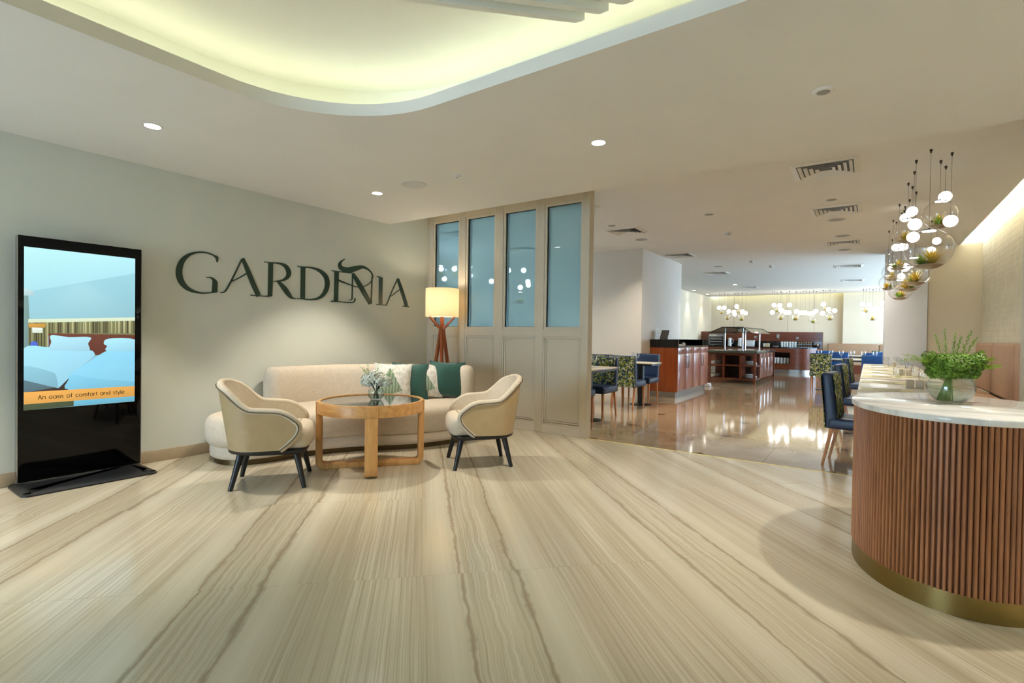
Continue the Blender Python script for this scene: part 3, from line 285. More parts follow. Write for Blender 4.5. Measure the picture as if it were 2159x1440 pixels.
M('fabric_pale', (200,187,164), .9, var=.05, vs=40, bump=.2, bs=420)
M('leather_tan', (176,152,112), .45, var=.05, vs=12, bump=.08, bs=200)
M('piping', (96,82,60), .6)
M('bronze', (92,78,54), .35, .9)
M('velvet_green', (8,74,62), .6, var=.25, vs=5, bump=.1, bs=60)
MATS['velvet_green'].node_tree.nodes['Principled BSDF'].inputs['Sheen Weight'].default_value = .5
M('navy', (22,42,72), .42, var=.08, vs=10)
M('blue_bright', (22,78,140), .45, var=.08, vs=10)
M('banquette', (160,126,96), .55, var=.04, vs=6)
M('white_china', (226,226,222), .2, var=.01)
M('white_plastic', (205,205,200), .45, var=.02)
M('grey_plastic', (150,148,142), .5, var=.02)
M('sand', (168,146,112), .9, var=.25, vs=120, bump=.5, bs=300)
M('leaf_green', (102,140,34), .5, var=.45, vs=22)
M('leaf_fresh', (112,160,34), .5, var=.3, vs=25)
M('leaf_light', (150,184,60), .5, var=.2, vs=25)
M('stem_green', (122,150,56), .5, var=.2)
M('stem_dark', (44,62,26), .5, var=.2)
M('air_plant', (220,190,70), .5, var=.35, vs=60)
M('air_plant_green', (140,176,60), .5, var=.3, vs=60)
M('petal', (250,251,232), .6, var=.1, vs=40)
M('placemat', (178,172,120), .5, var=.08, vs=60)
M('table_cream', (206,198,180), .2, var=.05, vs=8)
M('cutlery', (150,140,120), .3, 1.0)
M('frost', (196,184,160), .5, var=.02)
M('cup_beige', (196,176,140), .6, var=.02)
M('tablet_grey', (86,84,78), .3)
M('wrapped', (120,92,66), .6, var=.5, vs=50)
M('oven_dark', (30,32,34), .25, .3)
M('glass_dark', (10,12,14), .05, spec=.7, var=0)
M('rubber', (14,14,14), .6)
WOOD('oak', (178,124,66), (214,164,100), .4, 'x', 1.2)
WOOD('oak_up', (178,124,66), (214,164,100), .4, 'z', 1.2)
WOOD('chair_leg', (168,104,52), (204,142,84), .4, 'z', 2)
WOOD('walnut', (128,62,28), (170,92,48), .4, 'z', 2)
WOOD('slat_wood', (134,84,52), (178,120,78), .42, 'z', 1.0)
WOOD('slat_core', (70,40,24), (96,58,34), .6, 'z', 1.0)
WOOD('cherry', (120,54,20), (156,78,34), .3, 'z', .6, coat=.3)
WOOD('cherry_door', (146,86,66), (172,112,90), .28, 'z', .6, coat=.3)
WOOD('mahogany', (84,36,16), (120,56,28), .3, 'x', .6, coat=.3)
GL('clear_glass', (1,1,1), 1.5, 1.5)
GL('drink_glass', (.97,.98,.98), 1.5, 1.5)
GL('bowl_glass', (.96,.98,.97), 1.5, 1.5)
GL('water', (.93,.97,.96), .9, 1.33)
GL('smoke_glass', (.5,.5,.46), 1.4, 1.5)
GL('blue_film', (.70,.90,.98), .45, 1.5, haze=.32, hazecol=(.50,.70,.78))
GL('window_glass', (.98,1,1), .6, 1.45)
EM('globe_lit', (1,.97,.92), P_GLOBE); EM('globe_lit_far', (1,.97,.92), P_GLOBE_FAR); EM('terrarium_led', (1,.97,.9), 14.0)
EM('lamp_lit', (1,.96,.9), 22)
for n_ in ('globe_lit', 'terrarium_led'): MATS[n_].cycles.emission_sampling = 'NONE'
EM('cove_led', COVE, P_COVE*8)
EM('cove_led_right', (1,.93,.8), P_COVE_R*6)
EM('cove_led_back', (.96,1.0,.55), P_COVE_B*8)
def shade_mat():
    m, g, b = blank('lamp_shade')
    tc = g.new('ShaderNodeTexCoord').outputs['Object']; mp = g.new('ShaderNodeMapping'); g.l.new(tc, mp.inputs[0]); mp.inputs['Scale'].default_value = (3,3,60)
    n = g.noise(mp.outputs[0], 6, 3)
    col = g.ramp(n, [(.3, (.86,.76,.58)), (.7, (.95,.86,.68))])
    tl = g.new('ShaderNodeBsdfTranslucent'); g.l.new(col, tl.inputs[0]); df = g.new('ShaderNodeBsdfDiffuse'); g.l.new(col, df.inputs[0])
    mx = g.new('ShaderNodeMixShader'); mx.inputs[0].default_value = .55; g.l.new(df.outputs[0], mx.inputs[1]); g.l.new(tl.outputs[0], mx.inputs[2])
    g.l.new(mx.outputs[0], g.n['Material Output'].inputs[0]); MATS['lamp_shade'] = m
shade_mat()
def marble_floor():
    m, g, b = blank('marble_floor')
    pos = g.new('ShaderNodeNewGeometry').outputs['Position']; sp = g.new('ShaderNodeSeparateXYZ'); g.l.new(pos, sp.inputs[0])
    rnd = g.new('ShaderNodeObjectInfo').outputs['Random']
    s = g.math('MULTIPLY', g.math('ADD', sp.outputs[0], sp.outputs[1]), .70711)
    t = g.math('MULTIPLY', g.math('SUBTRACT', sp.outputs[1], sp.outputs[0]), .70711)
    s = g.math('ADD', s, g.math('MULTIPLY', g.math('SUBTRACT', rnd, .5), .035))
    idx = g.math('FLOOR', g.math('DIVIDE', g.math('ADD', s, .45), 1.205))
    # long slow wobble of the bedding planes
    ph0 = g.math('SUBTRACT', s, g.math('MULTIPLY', idx, 1.205))
    zone = g.math('SUBTRACT', 1.0, g.math('DIVIDE', g.math('ABSOLUTE', g.math('SUBTRACT', ph0, .345)), .2), clamp=True)
    wn_ = g.noise(g.xyz(g.math('MULTIPLY', s, 1.6), g.math('MULTIPLY', t, 1.1), g.math('MULTIPLY', idx, 3.1)), 2.2, 5, .62)
    wob = g.math('MULTIPLY', g.math('SUBTRACT', wn_, .5), g.math('MULTIPLY_ADD', zone, .075, .012))
    sw = g.math('ADD', s, wob)
    fine = g.noise(g.xyz(g.math('MULTIPLY', sw, 62), g.math('MULTIPLY', t, .5), 0.0), 1.0, 4, .65)
    hair = g.noise(g.xyz(g.math('MULTIPLY', sw, 190), g.math('MULTIPLY', t, .9), 3.0), 1.0, 2, .6)
    broad = g.noise(g.xyz(g.math('MULTIPLY', sw, 4.6), g.math('MULTIPLY', t, .16), 9.0), 1.0, 2, .5)
    ph = g.math('SUBTRACT', sw, g.math('MULTIPLY', idx, 1.205))            # position inside one slab pair
    def vein(at, wd):
        jit = g.math('MULTIPLY', g.math('SUBTRACT', g.noise(g.xyz(at*7, g.math('MULTIPLY', t, 2.2), g.math('MULTIPLY', idx, 5.3)), 1.0, 6, .68), .5), .055)
        wv = g.math('MULTIPLY', g.math('POWER', g.noise(g.xyz(at*3, g.math('MULTIPLY', t, 4.0), g.math('MULTIPLY', idx, 2.3)), 1.0, 4, .65), 2.2), wd*6)
        d = g.math('ABSOLUTE', g.math('SUBTRACT', g.math('ADD', ph, jit), at))
        return g.math('SUBTRACT', 1.0, g.math('DIVIDE', d, wv), clamp=True)
    v = g.math('MAXIMUM', vein(.21, .011), vein(.485, .014))
    # calm pale zones on both sides of the vein pair, strongly striped zone elsewhere
    calm = g.math('SUBTRACT', 1.0, g.math('DIVIDE', g.math('ABSOLUTE', g.math('SUBTRACT', g.math('ABSOLUTE', g.math('SUBTRACT', ph, .35)), .22)), .12), clamp=True)
    st = g.math('MULTIPLY', g.math('ADD', g.math('MULTIPLY', fine, .62), g.math('MULTIPLY', hair, .38)), 1.0)
    base = g.ramp(st, [(.30, lin((158,145,119))), (.5, lin((192,181,156))), (.70, lin((216,208,187)))])
    base = g.mix(g.maprange(broad, .35, .68, 0, .5), base, lin((158,143,116)))
    base = g.mix(g.math('MULTIPLY', calm, .78), base, lin((208,199,176)))
    base = g.mix(g.math('MULTIPLY', v, .75), base, lin((134,117,91)))
    g.l.new(base, b.inputs['Base Color'])
    b.inputs['Roughness'].default_value = .16; b.inputs['Specular IOR Level'].default_value = .55
    MATS['marble_floor'] = m
marble_floor()
def stone_tile():
    m, g, b = blank('stone_tile')
    pos = g.new('ShaderNodeNewGeometry').outputs['Position']; rnd = g.new('ShaderNodeObjectInfo').outputs['Random']
    n = g.noise(pos, 3.0, 5, .6); n2 = g.noise(pos, 60.0, 2)
    c = g.ramp(g.math('ADD', g.math('MULTIPLY', n, .7), g.math('MULTIPLY', n2, .3)), [(.35, lin((138,118,92))), (.65, lin((162,142,114)))])
    c = g.mix(g.math('MULTIPLY', rnd, .12), c, lin((128,108,82)))
    g.l.new(c, b.inputs['Base Color']); b.inputs['Roughness'].default_value = .07; b.inputs['Specular IOR Level'].default_value = .6
    MATS['stone_tile'] = m
stone_tile()
M('tile_inset', (88,66,48), .08, var=.2, vs=20)
def patterned():
    m, g, b = blank('fabric_pattern')
    tc = g.new('ShaderNodeTexCoord').outputs['Object']
    v = g.new('ShaderNodeTexVoronoi'); v.inputs['Scale'].default_value = 46; v.inputs['Randomness'].default_value = .9; g.l.new(tc, v.inputs['Vector'])
    sp = g.new('ShaderNodeSeparateColor'); g.l.new(v.outputs['Color'], sp.inputs[0])
    c = g.ramp(sp.outputs[0], [(0, lin((18,40,66))), (.24, lin((120,134,50))), (.44, lin((40,74,96))), (.56, lin((168,168,76))), (.74, lin((28,60,74))), (.80, lin((204,206,178)))], 'CONSTANT')
    n = g.noise(tc, 90, 2)
    c = g.mix(g.math('MULTIPLY', n, .2), c, lin((90,104,60)))
    g.l.new(c, b.inputs['Base Color']); b.inputs['Roughness'].default_value = .85; MATS['fabric_pattern'] = m
patterned()
def leaf_cushion():
    m, g, b = blank('leaf_cushion')
    tc = g.new('ShaderNodeTexCoord').outputs['Object']; sp = g.new('ShaderNodeSeparateXYZ'); g.l.new(tc, sp.inputs[0])
    x, z = sp.outputs[0], sp.outputs[2]
    # a big sage leaf: triangle of veined green from the lower corner, rest off-white linen
    e1 = g.math('LESS_THAN', g.math('ABSOLUTE', g.math('ADD', x, .03)), g.math('MULTIPLY', g.math('SUBTRACT', .37, z), .56))
    e2 = g.math('GREATER_THAN', z, g.math('MULTIPLY_ADD', x, .35, .07))
    leaf = g.math('MULTIPLY', e1, e2)
    ve = g.new('ShaderNodeTexWave'); ve.inputs['Scale'].default_value = 9; ve.inputs['Distortion'].default_value = 3; g.l.new(tc, ve.inputs['Vector'])
    lc = g.ramp(ve.outputs['Fac'], [(0, lin((110,128,104))), (1, lin((158,172,146)))])
    wn = g.noise(tc, 24, 4); wc = g.ramp(wn, [(.35, lin((196,192,180))), (.6, lin((226,222,210)))])
    g.l.new(g.mix(leaf, wc, lc), b.inputs['Base Color']); b.inputs['Roughness'].default_value = .85; MATS['leaf_cushion'] = m
leaf_cushion()
def marble_top():
    m, g, b = blank('marble_top')
    tc = g.new('ShaderNodeTexCoord').outputs['Object']; mp = g.new('ShaderNodeMapping'); g.l.new(tc, mp.inputs[0]); mp.inputs['Scale'].default_value = (2,9,2); mp.inputs['Rotation'].default_value = (0,0,.25)
    n = g.noise(mp.outputs[0], 1.2, 6, .65)
    g.l.new(g.ramp(n, [(.38, lin((206,206,202))), (.52, lin((232,230,224))), (.62, lin((240,238,233)))]), b.inputs['Base Color'])
    b.inputs['Roughness'].default_value = .08; MATS['marble_top'] = m
marble_top()
def relief_wall():
    m, g, b = blank('relief_wall')
    pos = g.new('ShaderNodeNewGeometry').outputs['Position']; sp = g.new('ShaderNodeSeparateXYZ'); g.l.new(pos, sp.inputs[0])
    vec = g.xyz(sp.outputs[1], sp.outputs[2])
    br = g.new('ShaderNodeTexBrick'); g.l.new(vec, br.inputs['Vector']); br.inputs['Scale'].default_value = 1.0
    br.inputs['Brick Width'].default_value = .11; br.inputs['Row Height'].default_value = .085; br.inputs['Mortar Size'].default_value = .012; br.inputs['Mortar Smooth'].default_value = .4
    vo = g.new('ShaderNodeTexVoronoi'); vo.inputs['Scale'].default_value = 22; vo.feature = 'DISTANCE_TO_EDGE'; g.l.new(vec, vo.inputs['Vector'])
    hgt = g.math('ADD', g.math('MULTIPLY', br.outputs['Fac'], -.6), g.math('MULTIPLY', g.math('LESS_THAN', vo.outputs['Distance'], .09), .5))
    g.l.new(g.bump(hgt, .5, .012), b.inputs['Normal'])
    g.l.new(g.ramp(g.noise(vec, 5, 3), [(.3, lin((206,196,168))), (.7, lin((218,208,182)))]), b.inputs['Base Color']); b.inputs['Roughness'].default_value = .7; MATS['relief_wall'] = m
relief_wall()
# ------------------------------------------------------------------ the setting
XW, YE, YP, HC, HR = -5.30, 4.66, 5.39, 2.66, 2.92
# --- lobby floor: diagonal marble slabs
fl = struct('floor', MB().box(-5.3, 3.0, -4.5, YP, -.08, -.012), 'grout', 'polished striped travertine lobby floor laid diagonally')
R2 = .70711
full = None; gap = .0007
TL, TW = 1.205, .6025
for i in range(-12, 12):
    for j in range(-8, 8):
        s0, s1 = .035+i*TW, .035+(i+1)*TW; t0, t1 = 2.545+j*TL, 2.545+(j+1)*TL
        q = [(s0+.0001,t0+gap),(s1-.0001,t0+gap),(s1-.0001,t1-gap),(s0+.0001,t1-gap)]
        p = [((s-t)*R2, (s+t)*R2) for s,t in q]
        c0 = p
        for a in ((-1,0,5.298),(1,0,2.998),(0,-1,2.6),(0,1,YP-.001)): c0 = clip(c0, *a) if len(c0) > 2 else []
        if len(c0) < 3: continue
        area = abs(sum(c0[k-1][0]*c0[k][1]-c0[k][0]*c0[k-1][1] for k in range(len(c0))))/2
        if area < .002: continue
        cx, cy = sum(v[0] for v in c0)/len(c0), sum(v[1] for v in c0)/len(c0)
        if abs(area-(TL-2*gap)*(TW-.0002)) < 1e-4:
            if full is None: full = meshmat(MB().prism([(x-cx,y-cy) for x,y in c0], -.012, 0), 'floor_slab', 'marble_floor')
            inst('floor_slab', full, fl, (cx,cy,0))
        else:
            inst('floor_slab', meshmat(MB().prism([(x-cx,y-cy) for x,y in c0], -.012, 0), 'floor_slab', 'marble_floor'), fl, (cx,cy,0))
tag(MB().box(-5.3, 3.0, -4.5, -2.6, -.012, 0).build('floor_slab', 'marble_floor', fl), kind='stuff')
# --- dining floor: 0.6 m tiles with small dark diamonds
fr = struct('floor', MB().box(-9.6, 3.6, YP, 22.6, -.08, -.012), 'grout_dark', 'glossy beige stone tile floor of the dining room with small dark diamonds')
tile = None
dm = .078
def tile_poly(cx, cy):
    return [(cx-.2992,cy-.2992),(cx+.2992,cy-.2992),(cx+.2992,cy+.2992),(cx-.2992,cy+.2992)]
X0, Y0 = -1.42, 6.62
for i in range(-5, 6):
    for j in range(-3, 13):
        cx, cy = X0+.3+i*.6, Y0+.3+j*.6
        p = tile_poly(cx, cy)
        for a in ((1,0,1.598),(0,-1,-YP-.012)): p = clip(p, *a) if len(p) > 2 else []
        if len(p) < 3: continue
        for di in (0, 1):
            for dj in (0, 1):
                ii, jj = i+di, j+dj
                if ii % 2 == 0 and jj % 2 == 0:
                    kx, ky = X0+ii*.6, Y0+jj*.6; sx = 1 if kx > cx else -1; sy = 1 if ky > cy else -1
                    p = clip(p, sx, sy, sx*kx+sy*ky-dm-.002) if len(p) > 2 else p
        if len(p) < 3: continue
        inst('floor_tile', meshmat(MB().prism([(x-cx,y-cy) for x,y in p], -.012, 0), 'floor_tile', 'stone_tile'), fr, (cx,cy,0))
dmesh = meshmat(MB().prism([(dm-.002,0),(0,dm-.002),(-dm+.002,0),(0,-dm+.002)], -.012, 0), 'diamond_inset', 'tile_inset')
for i in range(-4, 6, 2):
    for j in range(-2, 14, 2):
        x, y = X0+i*.6, Y0+j*.6
        if x < 1.5 and y > YP+.1: inst('diamond_inset', dmesh, fr, (x,y,0))
mb = MB()
yend = Y0+13*.6
for i in range(-13, 9):
    for j in range(13, 27):
        x, y = X0+i*.6, Y0+j*.6
        if x < -9.6 or x > 3.0: continue
        mb.box(x+.001, x+.599, y+.001, min(y+.599,22.6), -.012, 0)
for i in range(-13, -5):
    for j in range(-2, 13):
        x, y = X0+i*.6, Y0+j*.6; mb.box(x+.001, x+.599, y+.001, y+.599, -.012, 0)
mb.box(1.6, 3.6, YP, 22.6, -.012, -.001)
tag(mb.build('floor_tile', 'stone_tile', fr), kind='stuff')
struct('trim_1', MB().box(-2.7, 1.0, YP-.001, YP+.022, -.011, .0015), 'strip_brass', 'thin brass strip inlaid where lobby marble meets dining floor')
# --- lobby walls
struct('wall_left', MB().box(-5.45, XW, -4.5, YP+.1, 0, 2.95), 'wall_sage', 'sage grey lobby wall carrying the dark green lettering')
struct('baseboard_left', MB().box(XW, XW+.014, -4.5, YP, 0, .105), 'skirting', 'low stone skirting along the sage wall', bevel=.003)
struct('wall_right', MB().box(3.0, 3.15, -4.5, YP, 0, 2.95), 'wall_sage', 'plain lobby wall outside the frame')
struct('wall_back', MB().box(-5.45,-5.1,-4.65,-4.5,0,2.95).box(-2.52,3.15,-4.65,-4.5,0,2.95).box(-5.1,-2.52,-4.65,-4.5,2.5,2.95).box(-5.1,-2.52,-4.65,-4.5,-.05,.12), 'wall_sage', 'lobby wall with the entrance glazing')
mb = MB().box(-5.1,-2.52,-4.6,-4.55,.12,.18).box(-5.1,-2.52,-4.6,-4.55,2.44,2.5)
for k in range(3): mb.box(-5.1+k*1.29,-5.04+k*1.29,-4.6,-4.55,.18,2.44)
wn = struct('window_5', mb, 'black_satin', 'dark framed entrance glazing')
MB().box(-5.04,-2.52,-4.58,-4.575,.18,2.44).build('pane', 'window_glass', wn)
# --- lobby ceiling with the round-cornered recess
def rrect(x0,x1,y0,y1,r,n=14):
    out = []
    for cx,cy,a0 in ((x1-r,y1-r,0),(x0+r,y1-r,90),(x0+r,y0+r,180),(x1-r,y0+r,270)):
        out += [(cx+r*math.cos(math.radians(a0+90*k/n)), cy+r*math.sin(math.radians(a0+90*k/n))) for k in range(n+1)]
    return out
REC = rrect(-3.21, 2.1, -2.3, 2.39, .88)
def ceiling_plate(name, outer, hole, z0, z1, mat, lab):
    bm = bmesh.new()
    def loop(poly, z):
        vs = [bm.verts.new((x,y,z)) for x,y in poly]; return vs, [bm.edges.new((vs[i-1], vs[i])) for i in range(len(vs))]
    for z in (z0, z1):
        v1, e1 = loop(outer, z); v2, e2 = loop(hole, z)
        bmesh.ops.triangle_fill(bm, use_beauty=True, use_dissolve=False, edges=e1+e2)
        if z == z0: lo = (v1, v2)
        else: hi = (v1, v2)
    for a, b in zip(lo, hi):
        for i in range(len(a)): bm.faces.new((a[i-1], a[i], b[i], b[i-1]))
    bmesh.ops.recalc_face_normals(bm, faces=bm.faces)
    me = bpy.data.meshes.new(name); bm.to_mesh(me); bm.free(); me.shade_smooth(); me.set_sharp_from_angle(angle=math.radians(30))
    me.materials.append(MATS[mat]); o = inst(name, me); tag(o, lab, None, None, 'structure'); return o
ceil = ceiling_plate('ceiling', [(-5.3,-4.5),(3.0,-4.5),(3.0,YE),(-5.3,YE)], REC, HC, HC+.08, 'ceiling_paint', 'taupe lobby ceiling with a large rounded light recess')
MB().box(-5.3, 3.0, YE-.04, YE, HC+.08, HR+.1).build('drop_edge', 'ceiling_paint', ceil)
# raised white lid over the recess, reaching beyond the lip so the LED line stays hidden
lid = MB(); big = inset(REC, -.42)
lid.add([(x,y,HC+.36) for x,y in big], [tuple(range(len(big)))])
n = len(big); lid.add([(x,y,HC+.36) for x,y in big]+[(x,y,HC+.08) for x,y in big], [(i,(i+1)%n,(i+1)%n+n,i+n) for i in range(n)])
lid.build('recess_lid', 'ceiling_white', ceil)
mb = MB(); led = inset(REC, -.21); mb.tube([(x,y,HC+.105) for x,y in led], .009, 6, closed=True)
co = thing('cove_light', 'hidden LED line around the rounded ceiling recess', 'light', (-3.38, 0, HC+.08)); mb.build('led_strip', 'cove_led', co, world=True)
# diagonal slats hung in the recess
def beam(k):
    # parallel to (1,1), stopping on the line Y = 2.27
    x1 = -1.215+k*.128; y1 = 2.29; L = 3.2; hw = .018
    d = (R2, R2); nrm = (-R2, R2)
    pa = (x1-hw*1.414, y1); pb = (x1+hw*1.414, y1)
    return MB().prism([pa, pb, (pb[0]-d[0]*L, pb[1]-d[1]*L), (pa[0]-d[0]*L, pa[1]-d[1]*L)], HC+.115, HC+.165)
for k in range(0, 12):
    o = beam(k).build('ceiling_slat', 'ceiling_white'); tag(o, '%s white diagonal slat from the left hung in the ceiling recess' % ORD[k], 'slat', 'diagonal slats in the ceiling recess')
    bpy.context.view_layer.update()
    MB().obox((-1.7+k*.128, 2.29-.55, HC+.262), (.02,.02,.196)).build('hanger', 'ceiling_white', o)
# --- dining room ceiling
cr = struct('ceiling', MB().box(-9.6, 1.30, YE, 12.0, HR, HR+.08).box(-9.6, 3.6, 12.0, 22.28, HR, HR+.08).box(1.9,3.6,YE,12,HR,HR+.08), 'ceiling_paint', 'flat cream ceiling of the dining room with air grilles')
MB().box(1.0, 2.0, YE, 12.0, HR+.24, HR+.28).box(1.0, 1.04, YE, 12, HR+.08, HR+.24).box(-5.6, 3.6, 21.9, 22.75, HR+.24, HR+.28).box(-5.6,3.6,21.9,21.94,HR+.08,HR+.24).build('cove_lid', 'ceiling_white', cr)
co = thing('cove_light', 'LED line in the ceiling slot above the relief wall', 'light', (1.24, 8.5, HR+.08)); MB().box(1.20, 1.225, YP+.2, 11.95, HR+.085, HR+.10).build('led_strip', 'cove_led_right', co, world=True)
co = thing('cove_light', 'greenish LED line above the far dining wall', 'light', (-1, 22.2, HR+.08)); MB().box(-5.45, 3.5, 22.17, 22.195, HR+.085, HR+.10).build('led_strip', 'cove_led_back', co, world=True)
# --- dining room walls
struct('wall_dining_right', MB().box(1.60, 1.75, YP, 12.0, 0, HR+.24), 'relief_wall', 'pale wall with rows of raised relief beside the banquette')
struct('wall_dining_end', MB().box(.875, 3.6, 12.0, 12.6, 0, HR), 'wall_cream', 'beige wall end between grey column and relief wall')
struct('wall_column', MB().box(.235, .865, 11.93, 12.6, 0, HR), 'wall_cool', 'square grey white column beside the long tables', bevel=.004)
struct('wall_entry', MB().box(.965, 3.15, YP, YP+.11, 0, HR), 'partition_paint', 'cream wall end at the right edge of the entrance')
struct('wall_pilaster', MB().box(-9.6, -3.63, 9.57, 12.09, 0, HR), 'wall_pale', 'beige wall block whose side stands in cool daylight')
struct('wall_dining_left', MB().box(-5.65, -5.5, 12.09, 22.6, 0, HR), 'wall_cream', 'cream wall washed by spotlights behind the buffet')
wb = struct('wall_dining_back', MB().box(-5.65, 3.6, 22.6, 22.75, 0, HR+.24), 'wall_cream', 'cream far wall with a greenish cove glow')
MB().box(-.79, .26, 22.35, 22.6, 0, HR).build('pilaster_block', 'wall_cream', wb)
for x in (-4.6, -2.62, -1.72):
    MB().box(x-.007, x+.007, 22.596, 22.6, 1.4, HR).build('panel_joint', 'skirting', wb)
struct('wall_dining_side', MB().box(-9.75,-9.6,YP,5.9,0,HR).box(-9.75,-9.6,7.5,9.57,0,HR).box(-9.75,-9.6,5.9,7.5,0,.4).box(-9.75,-9.6,5.9,7.5,2.6,HR).box(-9.75,-5.45,YP-.1,YP+.05,0,HR), 'wall_cream', 'outer wall of the side dining room')
wn = struct('window_6', MB().box(-9.7,-9.66,5.9,7.5,.4,.46).box(-9.7,-9.66,5.9,7.5,2.54,2.6).box(-9.7,-9.66,6.67,6.73,.46,2.54), 'silver', 'added window lighting the side dining room')  # unseen window, added to light the side room with bluish daylight
MB().box(-9.685,-9.68,5.9,7.5,.46,2.54).build('pane', 'window_glass', wn)
struct('wall_dining_window', MB().box(3.6,3.75,12.6,13.1,0,HR).box(3.6,3.75,21.7,22.75,0,HR).box(3.6,3.75,13.1,21.7,0,.2).box(3.6,3.75,13.1,21.7,2.84,HR), 'wall_cream', 'window wall of the far dining room')
mb = MB().box(3.64,3.7,13.1,21.7,.2,.26).box(3.64,3.7,13.1,21.7,2.78,2.84)
for k in range(7): mb.box(3.64,3.7,13.1+k*1.42,13.16+k*1.42,.26,2.78)
wn = struct('window_7', mb, 'silver', 'long window of the far dining room'); MB().box(3.67,3.675,13.1,21.68,.26,2.78).build('pane', 'window_glass', wn)
struct('wall_outer', MB().box(1.75,3.6,11.9,12.0,0,HR).box(3.0,3.15,YP,5.6,0,HR), 'wall_cream', 'closing wall behind the relief wall')
# --- panelled partition with four tinted windows
PX0, PX1 = -5.30, -2.695
WX = [(-5.165,-4.712), (-4.545,-4.09), (-3.905,-3.445), (-3.275,-2.808)]
ZB, ZT, ZP, ZK = 1.305, 2.785, 1.17, .128
pt = struct('wall_partition', MB().box(PX0, PX1, YP+.03, YP+.075, 0, ZB-.03), 'partition_paint', 'cream panelled partition with four tall tinted windows')
xs = [PX0] + [v for p in WX for v in p] + [PX1]
for k in range(5):
    MB().box(xs[2*k]+ (0 if k == 0 else .03), xs[2*k+1]-(0 if k == 4 else .03), YP, YP+.11, 0, HR).build('stile', 'partition_paint', pt, bevel=.003)
for k, (a, b) in enumerate(WX):
    MB().box(a-.03, b+.03, YP+.002, YP+.108, ZP+.02, ZB-.03).build('rail', 'partition_paint', pt)
    MB().box(a-.03, b+.03, YP+.002, YP+.108, 0, ZK-.02).build('rail', 'partition_paint', pt)
    MB().box(a-.03, b+.03, YP+.002, YP+.108, ZT+.03, HR).build('rail', 'partition_paint', pt)
    # lower panel: stepped frame moulding
    p = MB().box(a-.03, b+.03, YP+.022, YP+.09, ZK-.02, ZP+.02).build('panel', 'partition_paint', pt)
    for (o1, o2, dpt) in ((-.03, -.008, .006), (-.004, .018, .012)):
        x0, x1, z0, z1 = a+o1, b-o1, ZK+o1+.01, ZP-o1-.01; t = o2-o1
        MB().box(x0, x1, YP+dpt, YP+.03, z1-t, z1).box(x0, x1, YP+dpt, YP+.03, z0, z0+t).box(x0, x0+t, YP+dpt, YP+.03, z0+t, z1-t).box(x1-t, x1, YP+dpt, YP+.03, z0+t, z1-t).build('moulding', 'partition_paint', p, bevel=.003)
    m = MB()
    for (o1, y0) in ((.03, YP+.012), (.012, YP+.028)):
        m.box(a-o1, b+o1, y0, YP+.1, ZT, ZT+o1).box(a-o1, b+o1, y0, YP+.1, ZB-o1, ZB).box(a-o1, a, y0, YP+.1, ZB, ZT).box(b, b+o1, y0, YP+.1, ZB, ZT)
    wn = struct('window_%d' % (k+1), m, 'partition_paint', '%s tall tinted window from the lamp corner in the cream partition' % ORD[k])
    MB().box(a-.003, a+.005, YP+.046, YP+.07, ZB, ZT).box(b-.005, b+.003, YP+.046, YP+.07, ZB, ZT).box(a, b, YP+.046, YP+.07, ZB, ZB+.006).box(a,b,YP+.046,YP+.07,ZT-.006,ZT).build('bead', 'silver', wn)
    MB().box(a, b, YP+.055, YP+.06, ZB, ZT).build('pane', 'blue_film', wn)
MB().box(PX1, PX1+.004, YP, YP+.11, 0, HR).build('end_cap', 'partition_paint', pt)
# ------------------------------------------------------------------ lobby things
# --- wall lettering
sg = thing('wall_lettering', 'dark green serif lettering GARDENIA on the sage wall', 'lettering', (XW, 3.5, 1.55))
for ch, polys in LETTERS:
    mb = MB()
    for k, (a, b) in enumerate(polys):
        d = .0085+.0004*(k % 3)
        for i in range(len(a)-1):
            q = [a[i], a[i+1], b[i+1], b[i]]
            vs = [(XW, y, z) for y,z in q]+[(XW+d, y, z) for y,z in q]
            fs = [(4,5,6,7),(0,1,5,4),(2,3,7,6)]
            if i == 0: fs.append((3,0,4,7))
            if i == len(a)-2: fs.append((1,2,6,5))
            mb.add(vs, fs)
    mb.build('letter', 'letter_green', sg, world=True, ang=30)
# --- totem display
KX = -5.165
kt = thing('display_totem', 'tall black advertising screen on a flat base showing two white beds', 'display', (-5.16, 1.38, 0))
base = rrect(-5.29, -4.845, .955, 1.80, .05, 5)
lv = [[(x,y,0) for x,y in base], [(x,y,.012) for x,y in base], [(x,y,.02) for x,y in inset(base,.012)], [(x,y,.036) for x,y in inset(base,.10)]]
MB().loft(lv).build('base_plate', 'black_satin', kt, world=True)
bd = MB().box(-5.215, KX, .994, 1.775, .034, 1.89).build('body', 'black_gloss', kt, bevel=.004, world=True)
MB().box(-5.222, KX-.006, .989, .9945, .036, 1.887).box(-5.222, KX-.006, 1.7745, 1.78, .036, 1.887).build('edge_trim', 'silver', kt, world=True)
MB().box(KX-.001, KX+.003, .996, 1.773, .036, .042).build('lower_trim', 'silver', kt, world=True)
me = bpy.data.meshes.new('screen'); V = []; F = []; C = []
def spoly(col, pts, d):
    i = len(V); V.extend((KX+d, min(max(y,1.026),1.728), min(max(z,.582),1.807)) for y,z in pts); F.append(tuple(range(i, i+len(pts)))); C.append(col)
spoly((150,200,215), [(1.026,.582),(1.728,.582),(1.728,1.807),(1.026,1.807)], .0010)
d = .0012
for n_, (c, p) in enumerate(PICTURE):
    if n_ in (12,13,15,16,17,18): p = catmull(p, 4, True)
    spoly(c, p, d); d += .0001
    if n_ == 5:
        for sc_, sp_ in STRIPES: spoly(sc_, sp_, d)
        d += .0001
ox, oy, oz = kt.location
me.from_pydata([(x-ox,y-oy,z-oz) for x,y,z in V], [], F); me.update()
ca = me.color_attributes.new('picture', 'FLOAT_COLOR', 'CORNER')
